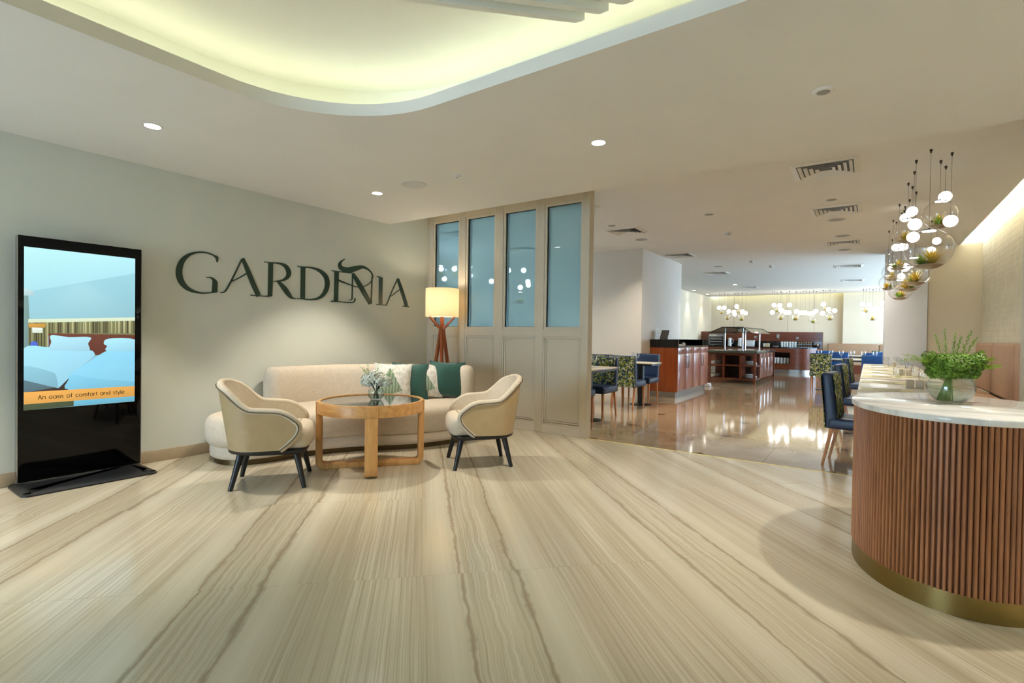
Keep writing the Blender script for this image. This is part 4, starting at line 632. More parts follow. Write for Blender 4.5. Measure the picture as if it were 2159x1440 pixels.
for p, c in zip(me.polygons, C):
    if p.normal.x < 0: p.flip()
    zs = [me.vertices[v].co.z for v in p.vertices]; ys_ = [me.vertices[v].co.y for v in p.vertices]; z0_, z1_ = min(zs), max(zs); y0_, y1_ = min(ys_), max(ys_)
    for li in p.loop_indices:
        co_ = me.vertices[me.loops[li].vertex_index].co; f_ = .93+.10*(co_.z-z0_)/max(z1_-z0_, 1e-4)+.05*(1-(co_.y-y0_)/max(y1_-y0_, 1e-4)); ca.data[li].color = lin(tuple(min(255, v*f_) for v in c))+(1,)
m, g, b = blank('screen_picture'); at = g.new('ShaderNodeAttribute', attribute_name='picture')
sky_n = g.noise(g.new('ShaderNodeTexCoord').outputs['Object'], 3, 3)
g.l.new(g.mix(g.math('MULTIPLY', sky_n, .25), at.outputs['Color'], (.75,.9,.95,1), 'MULTIPLY'), b.inputs['Emission Color']); b.inputs['Emission Strength'].default_value = .55
b.inputs['Base Color'].default_value = (.01,.01,.01,1); b.inputs['Roughness'].default_value = .08; MATS['screen_picture'] = m
m.cycles.emission_sampling = 'NONE'; me.materials.append(m); scr = inst('screen', me, kt)
# caption lettering: simple geometric strokes on the orange band
def glyph(ch):
    arc = lambda cx,cy,r,a,b,n=10: [(cx+r*math.cos(math.radians(a+(b-a)*k/n)), cy+r*math.sin(math.radians(a+(b-a)*k/n))) for k in range(n+1)]
    o = arc(.5,.5,.5,0,360,16)
    return {'A': (1.1,[[(0,0),(.55,1.5),(1.1,0)],[(.2,.5),(.9,.5)]]), 'n': (.8,[[(0,0),(0,1)],arc(.4,.6,.4,180,0)+[(.8,0)]]), 'o': (1,[o]),
      'a': (1,[o,[(1,1),(1,0)]]), 'd': (1,[o,[(1,1.5),(1,0)]]), 'c': (.85,[arc(.5,.5,.5,45,315,12)]), 'e': (1,[[(0,.5),(1,.5)]+arc(.5,.5,.5,0,310,14)]),
      's': (.6,[arc(.3,.75,.25,40,270,8)+arc(.3,.25,.25,90,-140,8)]), 'i': (.05,[[(0,0),(0,1)],[(0,1.3),(0,1.4)]]), 'f': (.45,[[(.45,1.5),(.3,1.5),(.18,1.35),(.18,0)],[(0,.95),(.42,.95)]]),
      'm': (1.3,[[(0,0),(0,1)],arc(.33,.67,.33,180,0)+[(.66,0)],arc(.98,.67,.32,180,0)+[(1.3,0)]]), 'r': (.45,[[(0,0),(0,1)],arc(.4,.6,.4,180,85,6)]),
      't': (.4,[[(.18,1.4),(.18,0)],[(0,.95),(.4,.95)]]), 'y': (.8,[[(0,1),(.4,.05)],[(.8,1),(.25,-.45)]]), 'l': (.05,[[(0,0),(0,1.5)]]), ' ': (.55,[])}[ch]
text = 'An oasis of comfort and style'; tw = sum(glyph(c)[0]+.32 for c in text)-.32
y0, y1, zb, xh = 1.106, 1.652, .657, .0215; adv = 0; EM('caption_ink', lin((70,48,24)), .34, (.02,.015,.01))
for c in text:
    wdt, strokes = glyph(c); mb = MB()
    for st in strokes:
        pts = [(y0+(adv+px)*(y1-y0)/tw, zb+pz*xh) for px,pz in st]
        for (ya,za),(yb,zc) in zip(pts[:-1], pts[1:]):
            L = math.hypot(yb-ya, zc-za) or 1e-6; ny, nz = -(zc-za)/L*.0022, (yb-ya)/L*.0022
            mb.add([(KX+.0052,ya+ny,za+nz),(KX+.0052,ya-ny,za-nz),(KX+.0052,yb-ny,zc-nz),(KX+.0052,yb+ny,zc+nz)], [(0,1,2,3)])
    adv += wdt+.32
    if strokes: mb.build('caption_letter', 'caption_ink', scr).location = (-ox,-oy,-oz)
# --- curved sofa
so = thing('curved_sofa', 'long cream crescent sofa on a dark recessed plinth in the corner', 'sofa', (-4.6, 3.6, 0))
seat = catmull([(-4.78,2.17),(-4.54,2.26),(-4.41,2.52),(-4.36,2.88),(-4.17,3.27),(-3.88,3.62),(-3.71,3.96),(-3.63,4.32),(-3.66,4.62),(-3.85,4.82),(-4.12,4.88),(-4.45,4.72),(-4.82,4.36),(-5.08,3.92),(-5.22,3.45),(-5.255,2.95),(-5.22,2.5),(-5.05,2.25)], 5, True)
def lofted(poly, prof): return [[(x,y,z) for x,y in inset(poly, d)] for d, z in prof]
MB().loft(lofted(seat, [(.075,0),(.075,.055)])).build('plinth', 'bronze', so, world=True)
MB().loft(lofted(seat, [(.06,.05),(.045,.06),(.04,.10),(.045,.158),(.055,.164)])).build('base', 'fabric_cream', so, world=True, ang=50)
MB().loft(lofted(seat, [(.05,.16),(.03,.168),(.008,.20),(0,.26),(.002,.34),(.014,.385),(.035,.41),(.07,.425),(.13,.432)])).build('seat', 'fabric_cream', so, world=True, ang=60)
bc = catmull([(-5.155,2.98),(-5.165,3.3),(-5.125,3.65),(-4.99,4.02),(-4.75,4.36),(-4.45,4.62),(-4.2,4.745),(-4.02,4.78)], 5)
lft, rgt = [], []
for i, (x,y) in enumerate(bc):
    tx = bc[min(i+1,len(bc)-1)][0]-bc[max(i-1,0)][0]; ty = bc[min(i+1,len(bc)-1)][1]-bc[max(i-1,0)][1]; L = math.hypot(tx,ty); th = .105
    lft.append((x-ty/L*th, y+tx/L*th)); rgt.append((x+ty/L*th, y-tx/L*th))
def cap(c, p, sgn, n=6):
    a0 = math.atan2(p[1]-c[1], p[0]-c[0]); return [(c[0]+.105*math.cos(a0+sgn*PI*k/n), c[1]+.105*math.sin(a0+sgn*PI*k/n)) for k in range(1,n)]
bo = rgt + cap(bc[-1], rgt[-1], 1) + lft[::-1] + cap(bc[0], lft[0], 1)
MB().loft(lofted(bo, [(.03,.2),(.0,.24),(0,.70),(.008,.76),(.028,.80),(.055,.818),(.085,.823)])).build('backrest', 'fabric_cream', so, world=True, ang=60)
# --- cushions
def cushion(lab, mat, loc, yaw, lean, size=.43, roll=0.0):
    n = 14; mb = MB()
    for side in (1,-1):
        rows = []
        for i in range(n+1):
            row = []
            for j in range(n+1):
                u, v = -1+2*i/n, -1+2*j/n
                t = .075*(1-abs(u)**2.6)**.8*(1-abs(v)**2.6)**.8
                k = 1-.085*((1-u*u)*(v*v)**2)-.0; k2 = 1-.085*((1-v*v)*(u*u)**2)
                row.append((u*size/2*k2, side*t, v*size/2*k+size/2))
            rows.append(row)
        mb.grid(rows)
    o = mb.build('cushion', mat, ang=80); o.location = loc; o.rotation_euler = (lean, roll, yaw); tag(o, lab, 'cushion', 'cushions on the curved sofa')
    MB().tube([(a*size/2*.97,0,b*size/2*.97+size/2) for a,b in [(-1,-1),(-.5,-.95),(0,-.935),(.5,-.95),(1,-1),(.935,0),(1,1),(0,.935),(-1,1),(-.935,0)]], .003, 5, closed=True).build('piping', mat, o)
    return o
yaw0 = math.radians(48)
cushion('white cushion with a sage leaf, nearest the flower bowl on the sofa', 'leaf_cushion', (-4.42,3.95,.436), math.radians(46), -.22, .43, .03)
cushion('dark green velvet cushion between the two leaf cushions', 'velvet_green', (-4.345,4.155,.436), math.radians(50), -.22, .43, .04)
cushion('white leaf cushion wedged between two green velvet cushions', 'leaf_cushion', (-4.275,4.335,.436), math.radians(50), -.2, .42, -.02)
cushion('dark green velvet cushion at the right end of the sofa', 'velvet_green', (-4.13,4.545,.436), math.radians(52), -.16, .44, .06)
# --- round oak coffee table
TX, TY, TR = -3.67, 3.045, .463
tb = thing('coffee_table', 'round oak coffee table with dark glass top and crossed band legs', 'table', (TX,TY,0))
MB().lathe([(TR-.035,.5),(TR,.5),(TR,.594),(TR-.004,.6),(TR-.026,.6),(TR-.03,.588),(TR-.035,.588)], 64).build('rim', 'oak', tb)
MB().lathe([(1e-5,.585),(TR-.034,.585),(TR-.032,.592),(1e-5,.592)], 64).build('glass_top', 'glass_dark', tb)
th0 = math.atan2(2.744-TY, -3.306-TX)
for k in range(2):
    R = TR+.004; r = .075; t = .05; wd = .105
    out = [(-R,.5)]+[(-R+r-r*math.cos(a), r-r*math.sin(a)) for a in [PI/2*i/6 for i in range(7)]]+[(R-r+r*math.sin(a), r-r*math.cos(a)) for a in [PI/2*i/6 for i in range(7)]]+[(R,.5)]
    r2 = r-t; inn = [(-R+t,.5)]+[(-R+t+r2-r2*math.cos(a), t+r2-r2*math.sin(a)) for a in [PI/2*i/6 for i in range(7)]]+[(R-t-r2+r2*math.sin(a), t+r2-r2*math.cos(a)) for a in [PI/2*i/6 for i in range(7)]]+[(R-t,.5)]
    if k == 1: out = [(x,z+.0006) for x,z in out]; inn = [(x,z+.0006) for x,z in inn]
    top_o = [(-R,.594)]; mb = MB(); N = len(out)
    lv = []
    for y in (-wd/2, wd/2): lv.append([(x,y,z) for x,z in out]+[(x,y,z) for x,z in inn[::-1]])
    n = len(lv[0]); fs = [(i,(i+1)%n,(i+1)%n+n,i+n) for i in range(n)]
    for i in range(N-1):
        fs.append((i, i+1, n-2-i, n-1-i)); fs.append((n+i, n+i+1, n+n-2-i, n+n-1-i))
    mb.add(lv[0]+lv[1], fs)
    for sx in (-1,1): mb.obox((sx*(R-.004),0,.547), (.012,wd,.094))
    o = mb.build('band_leg', 'oak_up', tb, bevel=.004); o.rotation_euler = (0,0,th0+k*PI/2)
MB().lathe([(.0001,0),(.02,0),(.02,.006),(.0001,.006)], 10).build('foot_pad', 'rubber', tb).location = (0,0,-.0)
# --- bowl of white flowers on it
vb = thing('flower_bowl', 'small clear glass bowl standing on the coffee table', 'vase', (-3.665,3.09,.592))
MB().lathe([(.03,.001),(.045,.003),(.066,.03),(.075,.06),(.070,.09),(.058,.105),(.056,.105),(.068,.09),(.073,.06),(.064,.032),(.044,.006),(.0001,.005)], 28).build('bowl', 'bowl_glass', vb)
MB().lathe([(.0001,.007),(.043,.007),(.063,.033),(.070,.055),(.0001,.055)], 28).build('water', 'water', vb)
fb = thing('flower_bouquet', 'bunch of white hydrangeas with green sprigs in the glass bowl', 'flowers', (-3.665,3.09,.60))
mb = MB()
for k in range(9):
    a = k*2.4; mb.tube([(.025*math.cos(a),.025*math.sin(a),.004),(.008*math.cos(a),.008*math.sin(a),.07),(.05*math.cos(a),.05*math.sin(a),.15)], .0035, 5)
mb.build('stems', 'stem_dark', fb)
rr = random.Random(3)
for (cx,cy,cz,r) in ((-.06,-.045,.165,.068),(.035,.0,.165,.066),(-.015,.05,.18,.06),(0,-.03,.205,.056),(.08,.05,.16,.054),(-.09,.03,.15,.05)):
    m2 = MB()
    for k in range(150):
        z = rr.uniform(-.75,1); a = rr.uniform(0,2*PI); q = math.sqrt(max(0,1-z*z)); n_ = Vector((q*math.cos(a), q*math.sin(a), z)); c = Vector((cx,cy,cz))+n_*r*rr.uniform(.86,1.05)
        t1 = n_.orthogonal().normalized(); t2 = n_.cross(t1); ro = rr.uniform(0,PI); e1 = t1*math.cos(ro)+t2*math.sin(ro); e2 = n_.cross(e1); s_ = .0115
        m2.add([c+e1*s_+n_*.003, c+e2*s_, c-e1*s_+n_*.003, c-e2*s_, c-n_*.004], [(0,1,4),(1,2,4),(2,3,4),(3,0,4)])
    m2.build('bloom', 'petal', fb, ang=180)
def sprig(mb, p0, p1, nleaf, ll, rr, wl=.004, curl=.3):
    p0, p1 = Vector(p0), Vector(p1); d = p1-p0
    mb.tube([p0, p0+d*.5+Vector((0,0,d.length*.06)), p1], [.0018,.0014,.0006], 4)
    for k in range(nleaf):
        t = (k+.6)/nleaf; c = p0+d*t+Vector((0,0,d.length*.12*(t-t*t)*2)); u = d.normalized(); sd = u.orthogonal().normalized(); a = rr.uniform(0,2*PI); sd = (Matrix.Rotation(a,3,u) @ sd)
        L = ll*(1-.55*t)*rr.uniform(.7,1.15); tip = c+sd*L*.85+u*L*.6; nn = (tip-c).cross(u).normalized()
        mb.add([c, c+(tip-c)*.5+nn*wl, tip, c+(tip-c)*.5-nn*wl], [(0,1,2,3)])
for k, (a,b) in enumerate((((-.06,-.04,.2),(-.12,-.09,.30)),((-.05,-.03,.2),(-.07,-.05,.33)),((.08,.05,.18),(.17,.10,.24)),((.06,.06,.2),(.12,.14,.29)),((.0,.0,.22),(.02,.02,.33)),((-.06,-.02,.2),(-.15,-.04,.27)))):
    m2 = MB(); sprig(m2, a, b, 16, .045, rr, .003); m2.build('sprig', 'leaf_fresh', fb, ang=180)
# --- tub armchairs
def armchair():
    t = thing('armchair', '', 'chair')
    W, D = .30, .29                       # half width, half depth of the shell; chair faces +X
    def plan(sv):                          # arc-length like parameter -1..1, back centre at 0
        a = abs(sv); sg = 1 if sv >= 0 else -1
        if a < .58:
            th = a/.58*PI/2; return (-D*.62 - .22*math.cos(th)**.9 if False else -.10-.20*math.cos(th), sg*W*math.sin(th)**.85)
        k = (a-.58)/.42; return (-.10+k*.33, sg*(W-.012*k))
    def top(a):
        a = abs(a)
        if a < .26: return .80-.03*(a/.26)**2
        if a < .62:
            k = (a-.26)/.36; k = k*k*(3-2*k); return .77-.165*k
        if a < .78: return .605-.008*(a-.62)/.16
        k = (a-.78)/.22; return .597-.085*k*k
    NU, NV = 44, 10; zb = .305
    def pt(u, v, off):
        lim = .84+.16*math.sin(PI/2*min(1,v*1.3))-(.025*((v-.8)/.2)**2 if v > .8 else 0)
        sv = u*lim; x, y = plan(sv)
        # outward lean
        ln = .055*v; e = 1e-3; xa, ya = plan(max(-1,sv-e)); xb, yb = plan(min(1,sv+e)); tx, ty = xb-xa, yb-ya; L = math.hypot(tx,ty) or 1
        nx, ny = ty/L, -tx/L
        if nx*(x+.02)+ny*y < 0: nx, ny = -nx, -ny
        sc_ = .93+.07*v
        return (x*sc_+nx*(off)+(-ln if abs(sv) < .3 else -ln*max(0,(.62-abs(sv))/.32)), y*sc_+ny*off, zb+v*(top(u)-zb))
    us = [-1+2*i/NU for i in range(NU+1)]; vs = [j/NV for j in range(NV+1)]
    MB().grid([[pt(u,v,.022) for u in us] for v in vs]).build('shell', 'leather_tan', t, ang=70)
    mb = MB(); mb.grid([[pt(u,v,-.028-.012*math.sin(PI*v)) for u in us] for v in vs]).build('inner_back', 'fabric_pale', t, ang=70)
    edge = [pt(-1,v,0) for v in vs]+[pt(u,1,0) for u in us[1:-1]]+[pt(1,v,0) for v in vs[::-1]]
    MB().tube(edge, .027, 10).build('padded_rim', 'fabric_pale', t, ang=70)
    eo = [pt(-1,v,.03) for v in vs]+[(lambda q:(q[0],q[1],q[2]-.004))(pt(u,1,.031)) for u in us[1:-1]]+[pt(1,v,.03) for v in vs[::-1]]
    MB().tube(eo, .0045, 6).build('piping', 'piping', t, ang=70)
    # seat pad: D-shaped, bulging forward
    outl = catmull([(-.27,0),(-.24,.15),(-.10,.245),(.12,.265),(.25,.26),(.305,.18),(.318,0),(.305,-.18),(.25,-.26),(.12,-.265),(-.10,-.245),(-.24,-.15)], 5, True)
    MB().loft(lofted(outl, [(.03,.302),(.008,.32),(0,.36),(.003,.41),(.018,.445),(.045,.463),(.1,.472)])).build('seat', 'fabric_pale', t, ang=60)
    base = catmull([(-.30,0),(-.27,.16),(-.12,.27),(.12,.29),(.24,.275),(.28,.18),(.285,0),(.28,-.18),(.24,-.275),(.12,-.29),(-.12,-.27),(-.27,-.16)], 4, True)
    MB().loft(lofted(base, [(.03,.265),(.01,.27),(0,.285),(.0,.3),(.02,.306)])).build('base_frame', 'black_wood', t, ang=50)
    for x, y in ((-.19,-.16),(-.19,.16),(.2,-.2),(.2,.2)):
        sx = 1 if x > 0 else -1; sy = 1 if y > 0 else -1
        MB().tube([(x+sx*.065,y+sy*.045,0),(x,y,.28)], [.017,.027], 14).build('leg', 'black_wood', t)
    return t
ac = armchair(); ac['group'] = 'tub armchairs by the coffee table'
ac.location = (-3.90,2.24,0); ac.rotation_euler = (0,0,math.radians(52)); ac['label'] = 'cream and tan tub armchair near the black display'
copy_tree(ac, (-2.97,3.74,0), math.radians(229), 'cream and tan tub armchair in front of the panelled partition')
# --- tripod floor lamp
lp = thing('floor_lamp', 'walnut tripod floor lamp with a glowing cream drum shade', 'lamp', (-4.69,5.06,0))
lz0, lz1, lr = 1.43, 1.805, .222
MB().lathe([(lr,lz0),(lr,lz1),(lr-.003,lz1),(lr-.003,lz0),(lr,lz0)], 48).build('shade', 'lamp_shade', lp)
MB().lathe([(.0001,1.56),(.03,1.575),(.038,1.61),(.03,1.65),(.012,1.67),(.012,1.70),(.0001,1.70)], 16).build('bulb', 'lamp_lit', lp)
MB().lathe([(.012,1.40),(.012,1.56),(.02,1.56),(.02,1.58),(.0001,1.58)], 12).build('bulb_holder', 'brass', lp)
cam_dir = math.atan2(-5.06, 4.69)
for k in range(3):
    a = cam_dir+2*PI*k/3+PI/2+math.radians(30)
    ux, uy = math.cos(a), math.sin(a)
    # the leg crosses the hub: bottom on one side, a short arm carrying the shade on the other
    mb = MB(); mb.tube([(ux*.23,uy*.23,0),(ux*.02,uy*.02,1.24),(ux*.004,uy*.004,1.34)], [.02,.026,.022], 4)
    mb.build('leg', 'walnut', lp)
    b_ = a+PI/3; MB().tube([(0,0,1.25),(math.cos(b_)*.19,math.sin(b_)*.19,1.425)], [.022,.016], 4).build('arm', 'walnut', lp)
MB().tube([(0,0,1.22),(0,0,1.44)], [.03,.026], 6).build('hub', 'walnut', lp)
ld = bpy.data.lights.new('lamp_bulb', 'POINT'); ld.energy = 8; ld.color = (1,.82,.6); ld.shadow_soft_size = .05
lo = bpy.data.objects.new('lamp_bulb', ld); COL.objects.link(lo); lo.parent = lp; lo.location = (0,0,1.66)
# --- oval slatted counter
CX, CY, CA, CB = .375, 3.52, .437, .597
ct = thing('oval_counter', 'oval counter clad in vertical walnut slats with white marble top', 'counter', (CX,CY,0))
ell = lambda a,b,n=96: [(a*math.cos(2*PI*k/n), b*math.sin(2*PI*k/n)) for k in range(n)]
MB().loft([[(x,y,z) for x,y in ell(CA-.013,CB-.013)] for z in (.1,.842)]).build('core', 'slat_core', ct)
MB().loft([[(x,y,z) for x,y in ell(CA-.004,CB-.004)] for z in (0,.1)]).build('kick_band', 'brass_dull', ct)
MB().loft([[(x,y,z) for x,y in ell(CA+a,CB+a)] for a,z in ((.008,.842),(.012,.846),(.012,.868),(.008,.872))]).build('worktop', 'marble_top', ct, ang=60)
sl = meshmat(MB().prism([(-.0076,-.02),(.0076,-.02),(.0076,-.005),(.004,0),(-.004,0),(-.0076,-.005)], .098, .843), 'slat', 'slat_wood')
per = [0.0]; NN = 2000
for k in range(NN):
    a0, a1 = 2*PI*k/NN, 2*PI*(k+1)/NN; per.append(per[-1]+math.hypot(CA*(math.cos(a1)-math.cos(a0)), CB*(math.sin(a1)-math.sin(a0))))
ns = 156; kk = 0
for i in range(ns):
    d = per[-1]*i/ns
    while per[kk+1] < d: kk += 1
    a = 2*PI*kk/NN; x, y = CA*math.cos(a), CB*math.sin(a); nx, ny = math.cos(a)/CA, math.sin(a)/CB
    inst('slat', sl, ct, (x,y,0), (0,0,math.atan2(ny,nx)-PI/2))
# --- bowl with greenery on the counter
gv = thing('glass_bowl', 'round clear glass bowl half full of water on the oval counter', 'vase', (.362,3.57,.872))
prof = [(.0001,.002),(.05,.002),(.085,.028),(.103,.065),(.105,.085),(.098,.115),(.082,.14),(.080,.14),(.096,.115),(.1025,.085),(.1005,.065),(.083,.031),(.05,.006),(.0001,.006)]
MB().lathe(prof, 40).build('bowl', 'bowl_glass', gv, ang=60)
MB().lathe([(.0001,.008),(.05,.008),(.082,.033),(.0995,.066),(.101,.084),(.0001,.084)], 40).build('water', 'water', gv)
gb = thing('greenery_bouquet', 'bunch of leafy green foliage in the round glass bowl', 'plant', (.362,3.57,.88))
rr = random.Random(5); mb = MB()
rt = Vector((.819,.573,0)); fwv = Vector((-.573,.819,0))
for k in range(20):
    a = rr.uniform(0,2*PI); q = rr.uniform(.005,.042); b0 = -rt*.035+Vector((q*math.cos(a), q*math.sin(a), .004)); nk = -rt*.012+Vector((q*.35*math.cos(a), q*.35*math.sin(a), .12)); tp = Vector((q*2.2*math.cos(a+.4), q*2.2*math.sin(a+.4), .2))
    mb.tube([b0, nk, tp], .003, 5)
mb.build('stems', 'stem_green', gb)
def leafblob(mb, c, rx, ry, rz, n, size, rr):
    for k in range(n):
        z = rr.uniform(-.8,1); a = rr.uniform(0,2*PI); q = math.sqrt(max(0,1-z*z)); s_ = rr.uniform(.55,1.0)**.5
        nv = Vector((q*math.cos(a), q*math.sin(a), z)); p = Vector(c)+rt*(nv.x*rx*s_)+fwv*(nv.y*ry*s_)+Vector((0,0,nv.z*rz*s_))
        nn = (rt*nv.x+fwv*nv.y+Vector((0,0,nv.z+.5))+Vector((rr.uniform(-.5,.5),rr.uniform(-.5,.5),rr.uniform(-.5,.5)))).normalized()
        t1 = nn.orthogonal().normalized(); t1 = Matrix.Rotation(rr.uniform(0,2*PI),3,nn) @ t1; t2 = nn.cross(t1); sz = size*rr.uniform(.6,1.2)
        mb.add([p-t1*sz, p+t2*sz*.7-nn*sz*.2, p+t1*sz*1.1+nn*sz*.15, p-t2*sz*.7-nn*sz*.2], [(0,1,2),(0,2,3)])
mb = MB(); leafblob(mb, Vector((0,0,.207))+rt*.01, .140, .12, .050, 4200, .0062, rr); leafblob(mb, Vector((0,0,.158))-rt*.035, .088, .08, .05, 1900, .006, rr); leafblob(mb, Vector((0,0,.155))+rt*.085, .064, .06, .044, 1200, .006, rr); leafblob(mb, Vector((0,0,.20))+rt*.10, .07, .07, .05, 900, .006, rr)
for k in range(12):
    a = 2*PI*k/12+rr.uniform(-.2,.2); q = rr.uniform(.06,.125); leafblob(mb, rt*(q*math.cos(a)*1.05)+fwv*(q*math.sin(a)*.9)+Vector((0,0,.205+rr.uniform(-.04,.045))), .042, .042, .032, 260, .006, rr)
mb.build('foliage', 'leaf_green', gb, ang=180)
for k, (du, dz, L) in enumerate(((-.05,.23,.12),(-.025,.235,.15),(.01,.235,.125),(.025,.235,.11),(.055,.235,.14),(.07,.23,.11))):
    m2 = MB(); p0 = rt*du+Vector((0,0,dz)); sprig(m2, p0, p0+rt*(du*.45-.015+.01*k)+Vector((0,0,L)), 60, .026, rr, .0022); m2.build('plume', 'leaf_fresh', gb, ang=180)
for k, (ang, L) in enumerate(((.15,.17),(.35,.16),(-.05,.15),(.5,.13),(.22,.12))):
    m2 = MB(); p0 = rt*.10+Vector((0,0,.165+.012*k)); sprig(m2, p0, p0+rt*L*math.cos(ang)*.75+fwv*(.02*k-.04)+Vector((0,0,L*math.sin(ang))), 90, .034, rr, .0025); m2.build('plume', 'leaf_light', gb, ang=180)
for k, (ang, L) in enumerate(((.25,.16),(.1,.15),(.02,.17))):
    m2 = MB(); p0 = -rt*.10+Vector((0,0,.205)); sprig(m2, p0, p0-rt*L*math.cos(ang)+Vector((0,0,L*math.sin(ang))), 46, .022, rr, .0018); m2.build('plume', 'leaf_light', gb, ang=180)
# --- lobby ceiling fittings
def downlight(x, y, z, lab, power, lit=True, grp='recessed downlights', angle=74, col=WARM):
    t = thing('downlight', lab, 'light', (x,y,z), 0, grp)
    MB().lathe([(.048,-.001),(.062,-.003),(.064,-.001),(.064,.0)], 28).build('trim_ring', 'white_plastic', t)
    MB().lathe([(.0001,-.0015),(.05,-.0015),(.05,.0)], 28).build('lens', 'lamp_lit', t)
    d = bpy.data.lights.new('downlight_beam', 'SPOT'); d.energy = power; d.spot_size = math.radians(angle); d.spot_blend = .45; d.color = col; d.shadow_soft_size = .03
    o = bpy.data.objects.new('downlight_beam', d); COL.objects.link(o); o.parent = t; o.location = (0,0,-.012)
    return t
g_ = 'recessed downlights in the lobby ceiling'
downlight(-4.24,1.52,HC, 'recessed downlight in the ceiling above the black display', P_SPOT*.75, grp=g_, angle=78)
downlight(-4.24,3.56,HC, 'recessed downlight in the ceiling above the curved sofa', P_SPOT, grp=g_, angle=92)
downlight(-1.70,3.53,HC, 'recessed downlight in the ceiling over the open floor', P_SPOT, grp=g_, angle=92)
downlight(.86,3.53,HC, 'recessed downlight outside the frame beyond the oval counter', P_SPOT*.72, grp=g_, angle=92)
downlight(2.55,3.53,HC, 'added fill light outside the frame at the far right of the lobby', P_SPOT, grp=g_, angle=92)  # unseen fill, added to lift the right part of the ceiling
downlight(2.55,1.2,HC, 'added fill light outside the frame right of the photographer', P_SPOT, grp=g_, angle=92)  # second unseen fill added for the right of the lobby
downlight(-4.24,-.5,HC, 'recessed downlight behind the photographer on the left', P_SPOT, grp=g_, angle=92)
t = thing('ceiling_speaker', 'round grey speaker grille in the lobby ceiling near the sofa downlight', 'speaker', (-3.68,3.54,HC))
MB().lathe([(.112,-.004),(.122,-.006),(.126,-.002),(.126,0)], 36).build('trim_ring', 'white_plastic', t); MB().lathe([(.0001,-.004),(.112,-.0035),(.112,0)], 36).build('grille', 'grey_plastic', t)
t = thing('ceiling_sensor', 'small round sensor in the lobby ceiling beside the speaker grille', 'sensor', (-3.135,3.553,HC))
MB().lathe([(.0001,-.02),(.02,-.018),(.024,-.008),(.042,-.004),(.044,0)], 24).build('body', 'white_plastic', t); MB().lathe([(.0001,-.0225),(.01,-.022),(.012,-.018)], 16).build('lens', 'grey_plastic', t)
t = thing('smoke_detector', 'flat round detector plate in the lobby ceiling at upper right', 'detector', (-.246,3.5,HC))
MB().lathe([(.0001,-.012),(.05,-.011),(.058,-.004),(.06,0)], 28).build('body', 'ceiling_paint', t); MB().lathe([(.03,-.0135),(.034,-.0125),(.036,-.011),(.03,-.011)], 24).build('seam', 'grey_plastic', t)
# ------------------------------------------------------------------ dining room
def dining_chair(inner, outer, side='navy', seat='navy'):
    t = thing('dining_chair', '', 'chair')
    MB().obox((.045,0,.412), (.49,.44,.105)).build('seat', seat, t, bevel=.028, segs=3)
    def slab(x0, x1, hw, z0, z1, mat, name, bev):
        lv = []
        for k in range(7):
            f = k/6; z = z0+(z1-z0)*f; lean = -.055*((z-.36)/.52)**1.3 if z > .36 else 0; tp = .018*((z-.36)/.52) if z > .36 else 0
            lv.append([(x0+lean+tp,-hw,z),(x1+lean,-hw,z),(x1+lean,hw,z),(x0+lean+tp,hw,z)])
        return MB().loft(lv).build(name, mat, t, bevel=bev, segs=3)
    slab(-.215, -.115, .215, .36, .885, side, 'backrest', .022)
    slab(-.117, -.108, .195, .47, .872, inner, 'front_panel', .004)
    slab(-.224, -.213, .212, .365, .868, outer, 'back_panel', .004)
    for y in (-.185, .185):
        MB().tube([(.255,y,0),(.245,y,.375)], [.014,.022], 4).build('leg', 'chair_leg', t)
        MB().tube([(-.235,y,0),(-.16,y,.375)], [.014,.023], 4).build('leg', 'chair_leg', t)
    return t
ch_p = dining_chair('fabric_pattern', 'fabric_pattern')
ch_p.location = (-.09,5.85,0); ch_p.rotation_euler = (0,0,-.1); ch_p['label'] = 'navy and patterned dining chair nearest the oval counter'; ch_p['group'] = 'chairs along the long tables'
copy_tree(ch_p, (-.09,7.95,0), -.11, 'second dining chair from the oval counter along the long tables')
copy_tree(ch_p, (-.09,10.6,0), -.1, 'third dining chair from the oval counter, farthest along the long tables')
gl = 'chairs at the tables behind the partition'
copy_tree(ch_p, (-3.33,6.22,0), PI/2, 'navy seat chair half hidden behind the partition end at the nearer small table', gl)
copy_tree(ch_p, (-3.33,7.06,0), -PI/2, 'patterned back chair with navy seat on the far side of the nearer small table', gl)
copy_tree(ch_p, (-3.335,8.21,0), PI/2, 'patterned chair seen from behind between the two small tables', gl)
copy_tree(ch_p, (-3.82,8.45,0), PI/2, 'patterned chair behind the others, only its top showing', gl)
ch_n = dining_chair('navy', 'navy'); ch_n['label'] = 'plain navy chair facing the entrance beside the cherry cabinet'; ch_n['group'] = gl
ch_n.location = (-3.40,9.13,0); ch_n.rotation_euler = (0,0,-PI/2)
gf = 'chairs at the far tables'
copy_tree(ch_p, (-.88,13.62,0), PI/2, 'patterned chair seen from behind in the middle of the dining room', gf)
ch_b = dining_chair('blue_bright', 'blue_bright', 'blue_bright', 'blue_bright'); ch_b['label'] = 'bright blue chair seen from behind just past the long tables'; ch_b['group'] = gf
ch_b.location = (.10,13.15,0); ch_b.rotation_euler = (0,0,PI/2)
for x, y, rz, lab in ((-.62,15.1,-PI/2,'bright blue chair facing the entrance behind the far patterned chair'), (.12,15.1,-PI/2,'bright blue chair facing the entrance on the far side of the far table'),
                      (-1.0,16.9,PI/2,'bright blue chair beyond the far table on its left'), (.35,16.9,PI/2,'bright blue chair beyond the far table beside the column')):
    copy_tree(ch_b, (x,y,0), rz, lab, gf)
copy_tree(ch_p, (.3,18.5,0), -PI/2, 'patterned chair at the farthest table beside the column', gf)
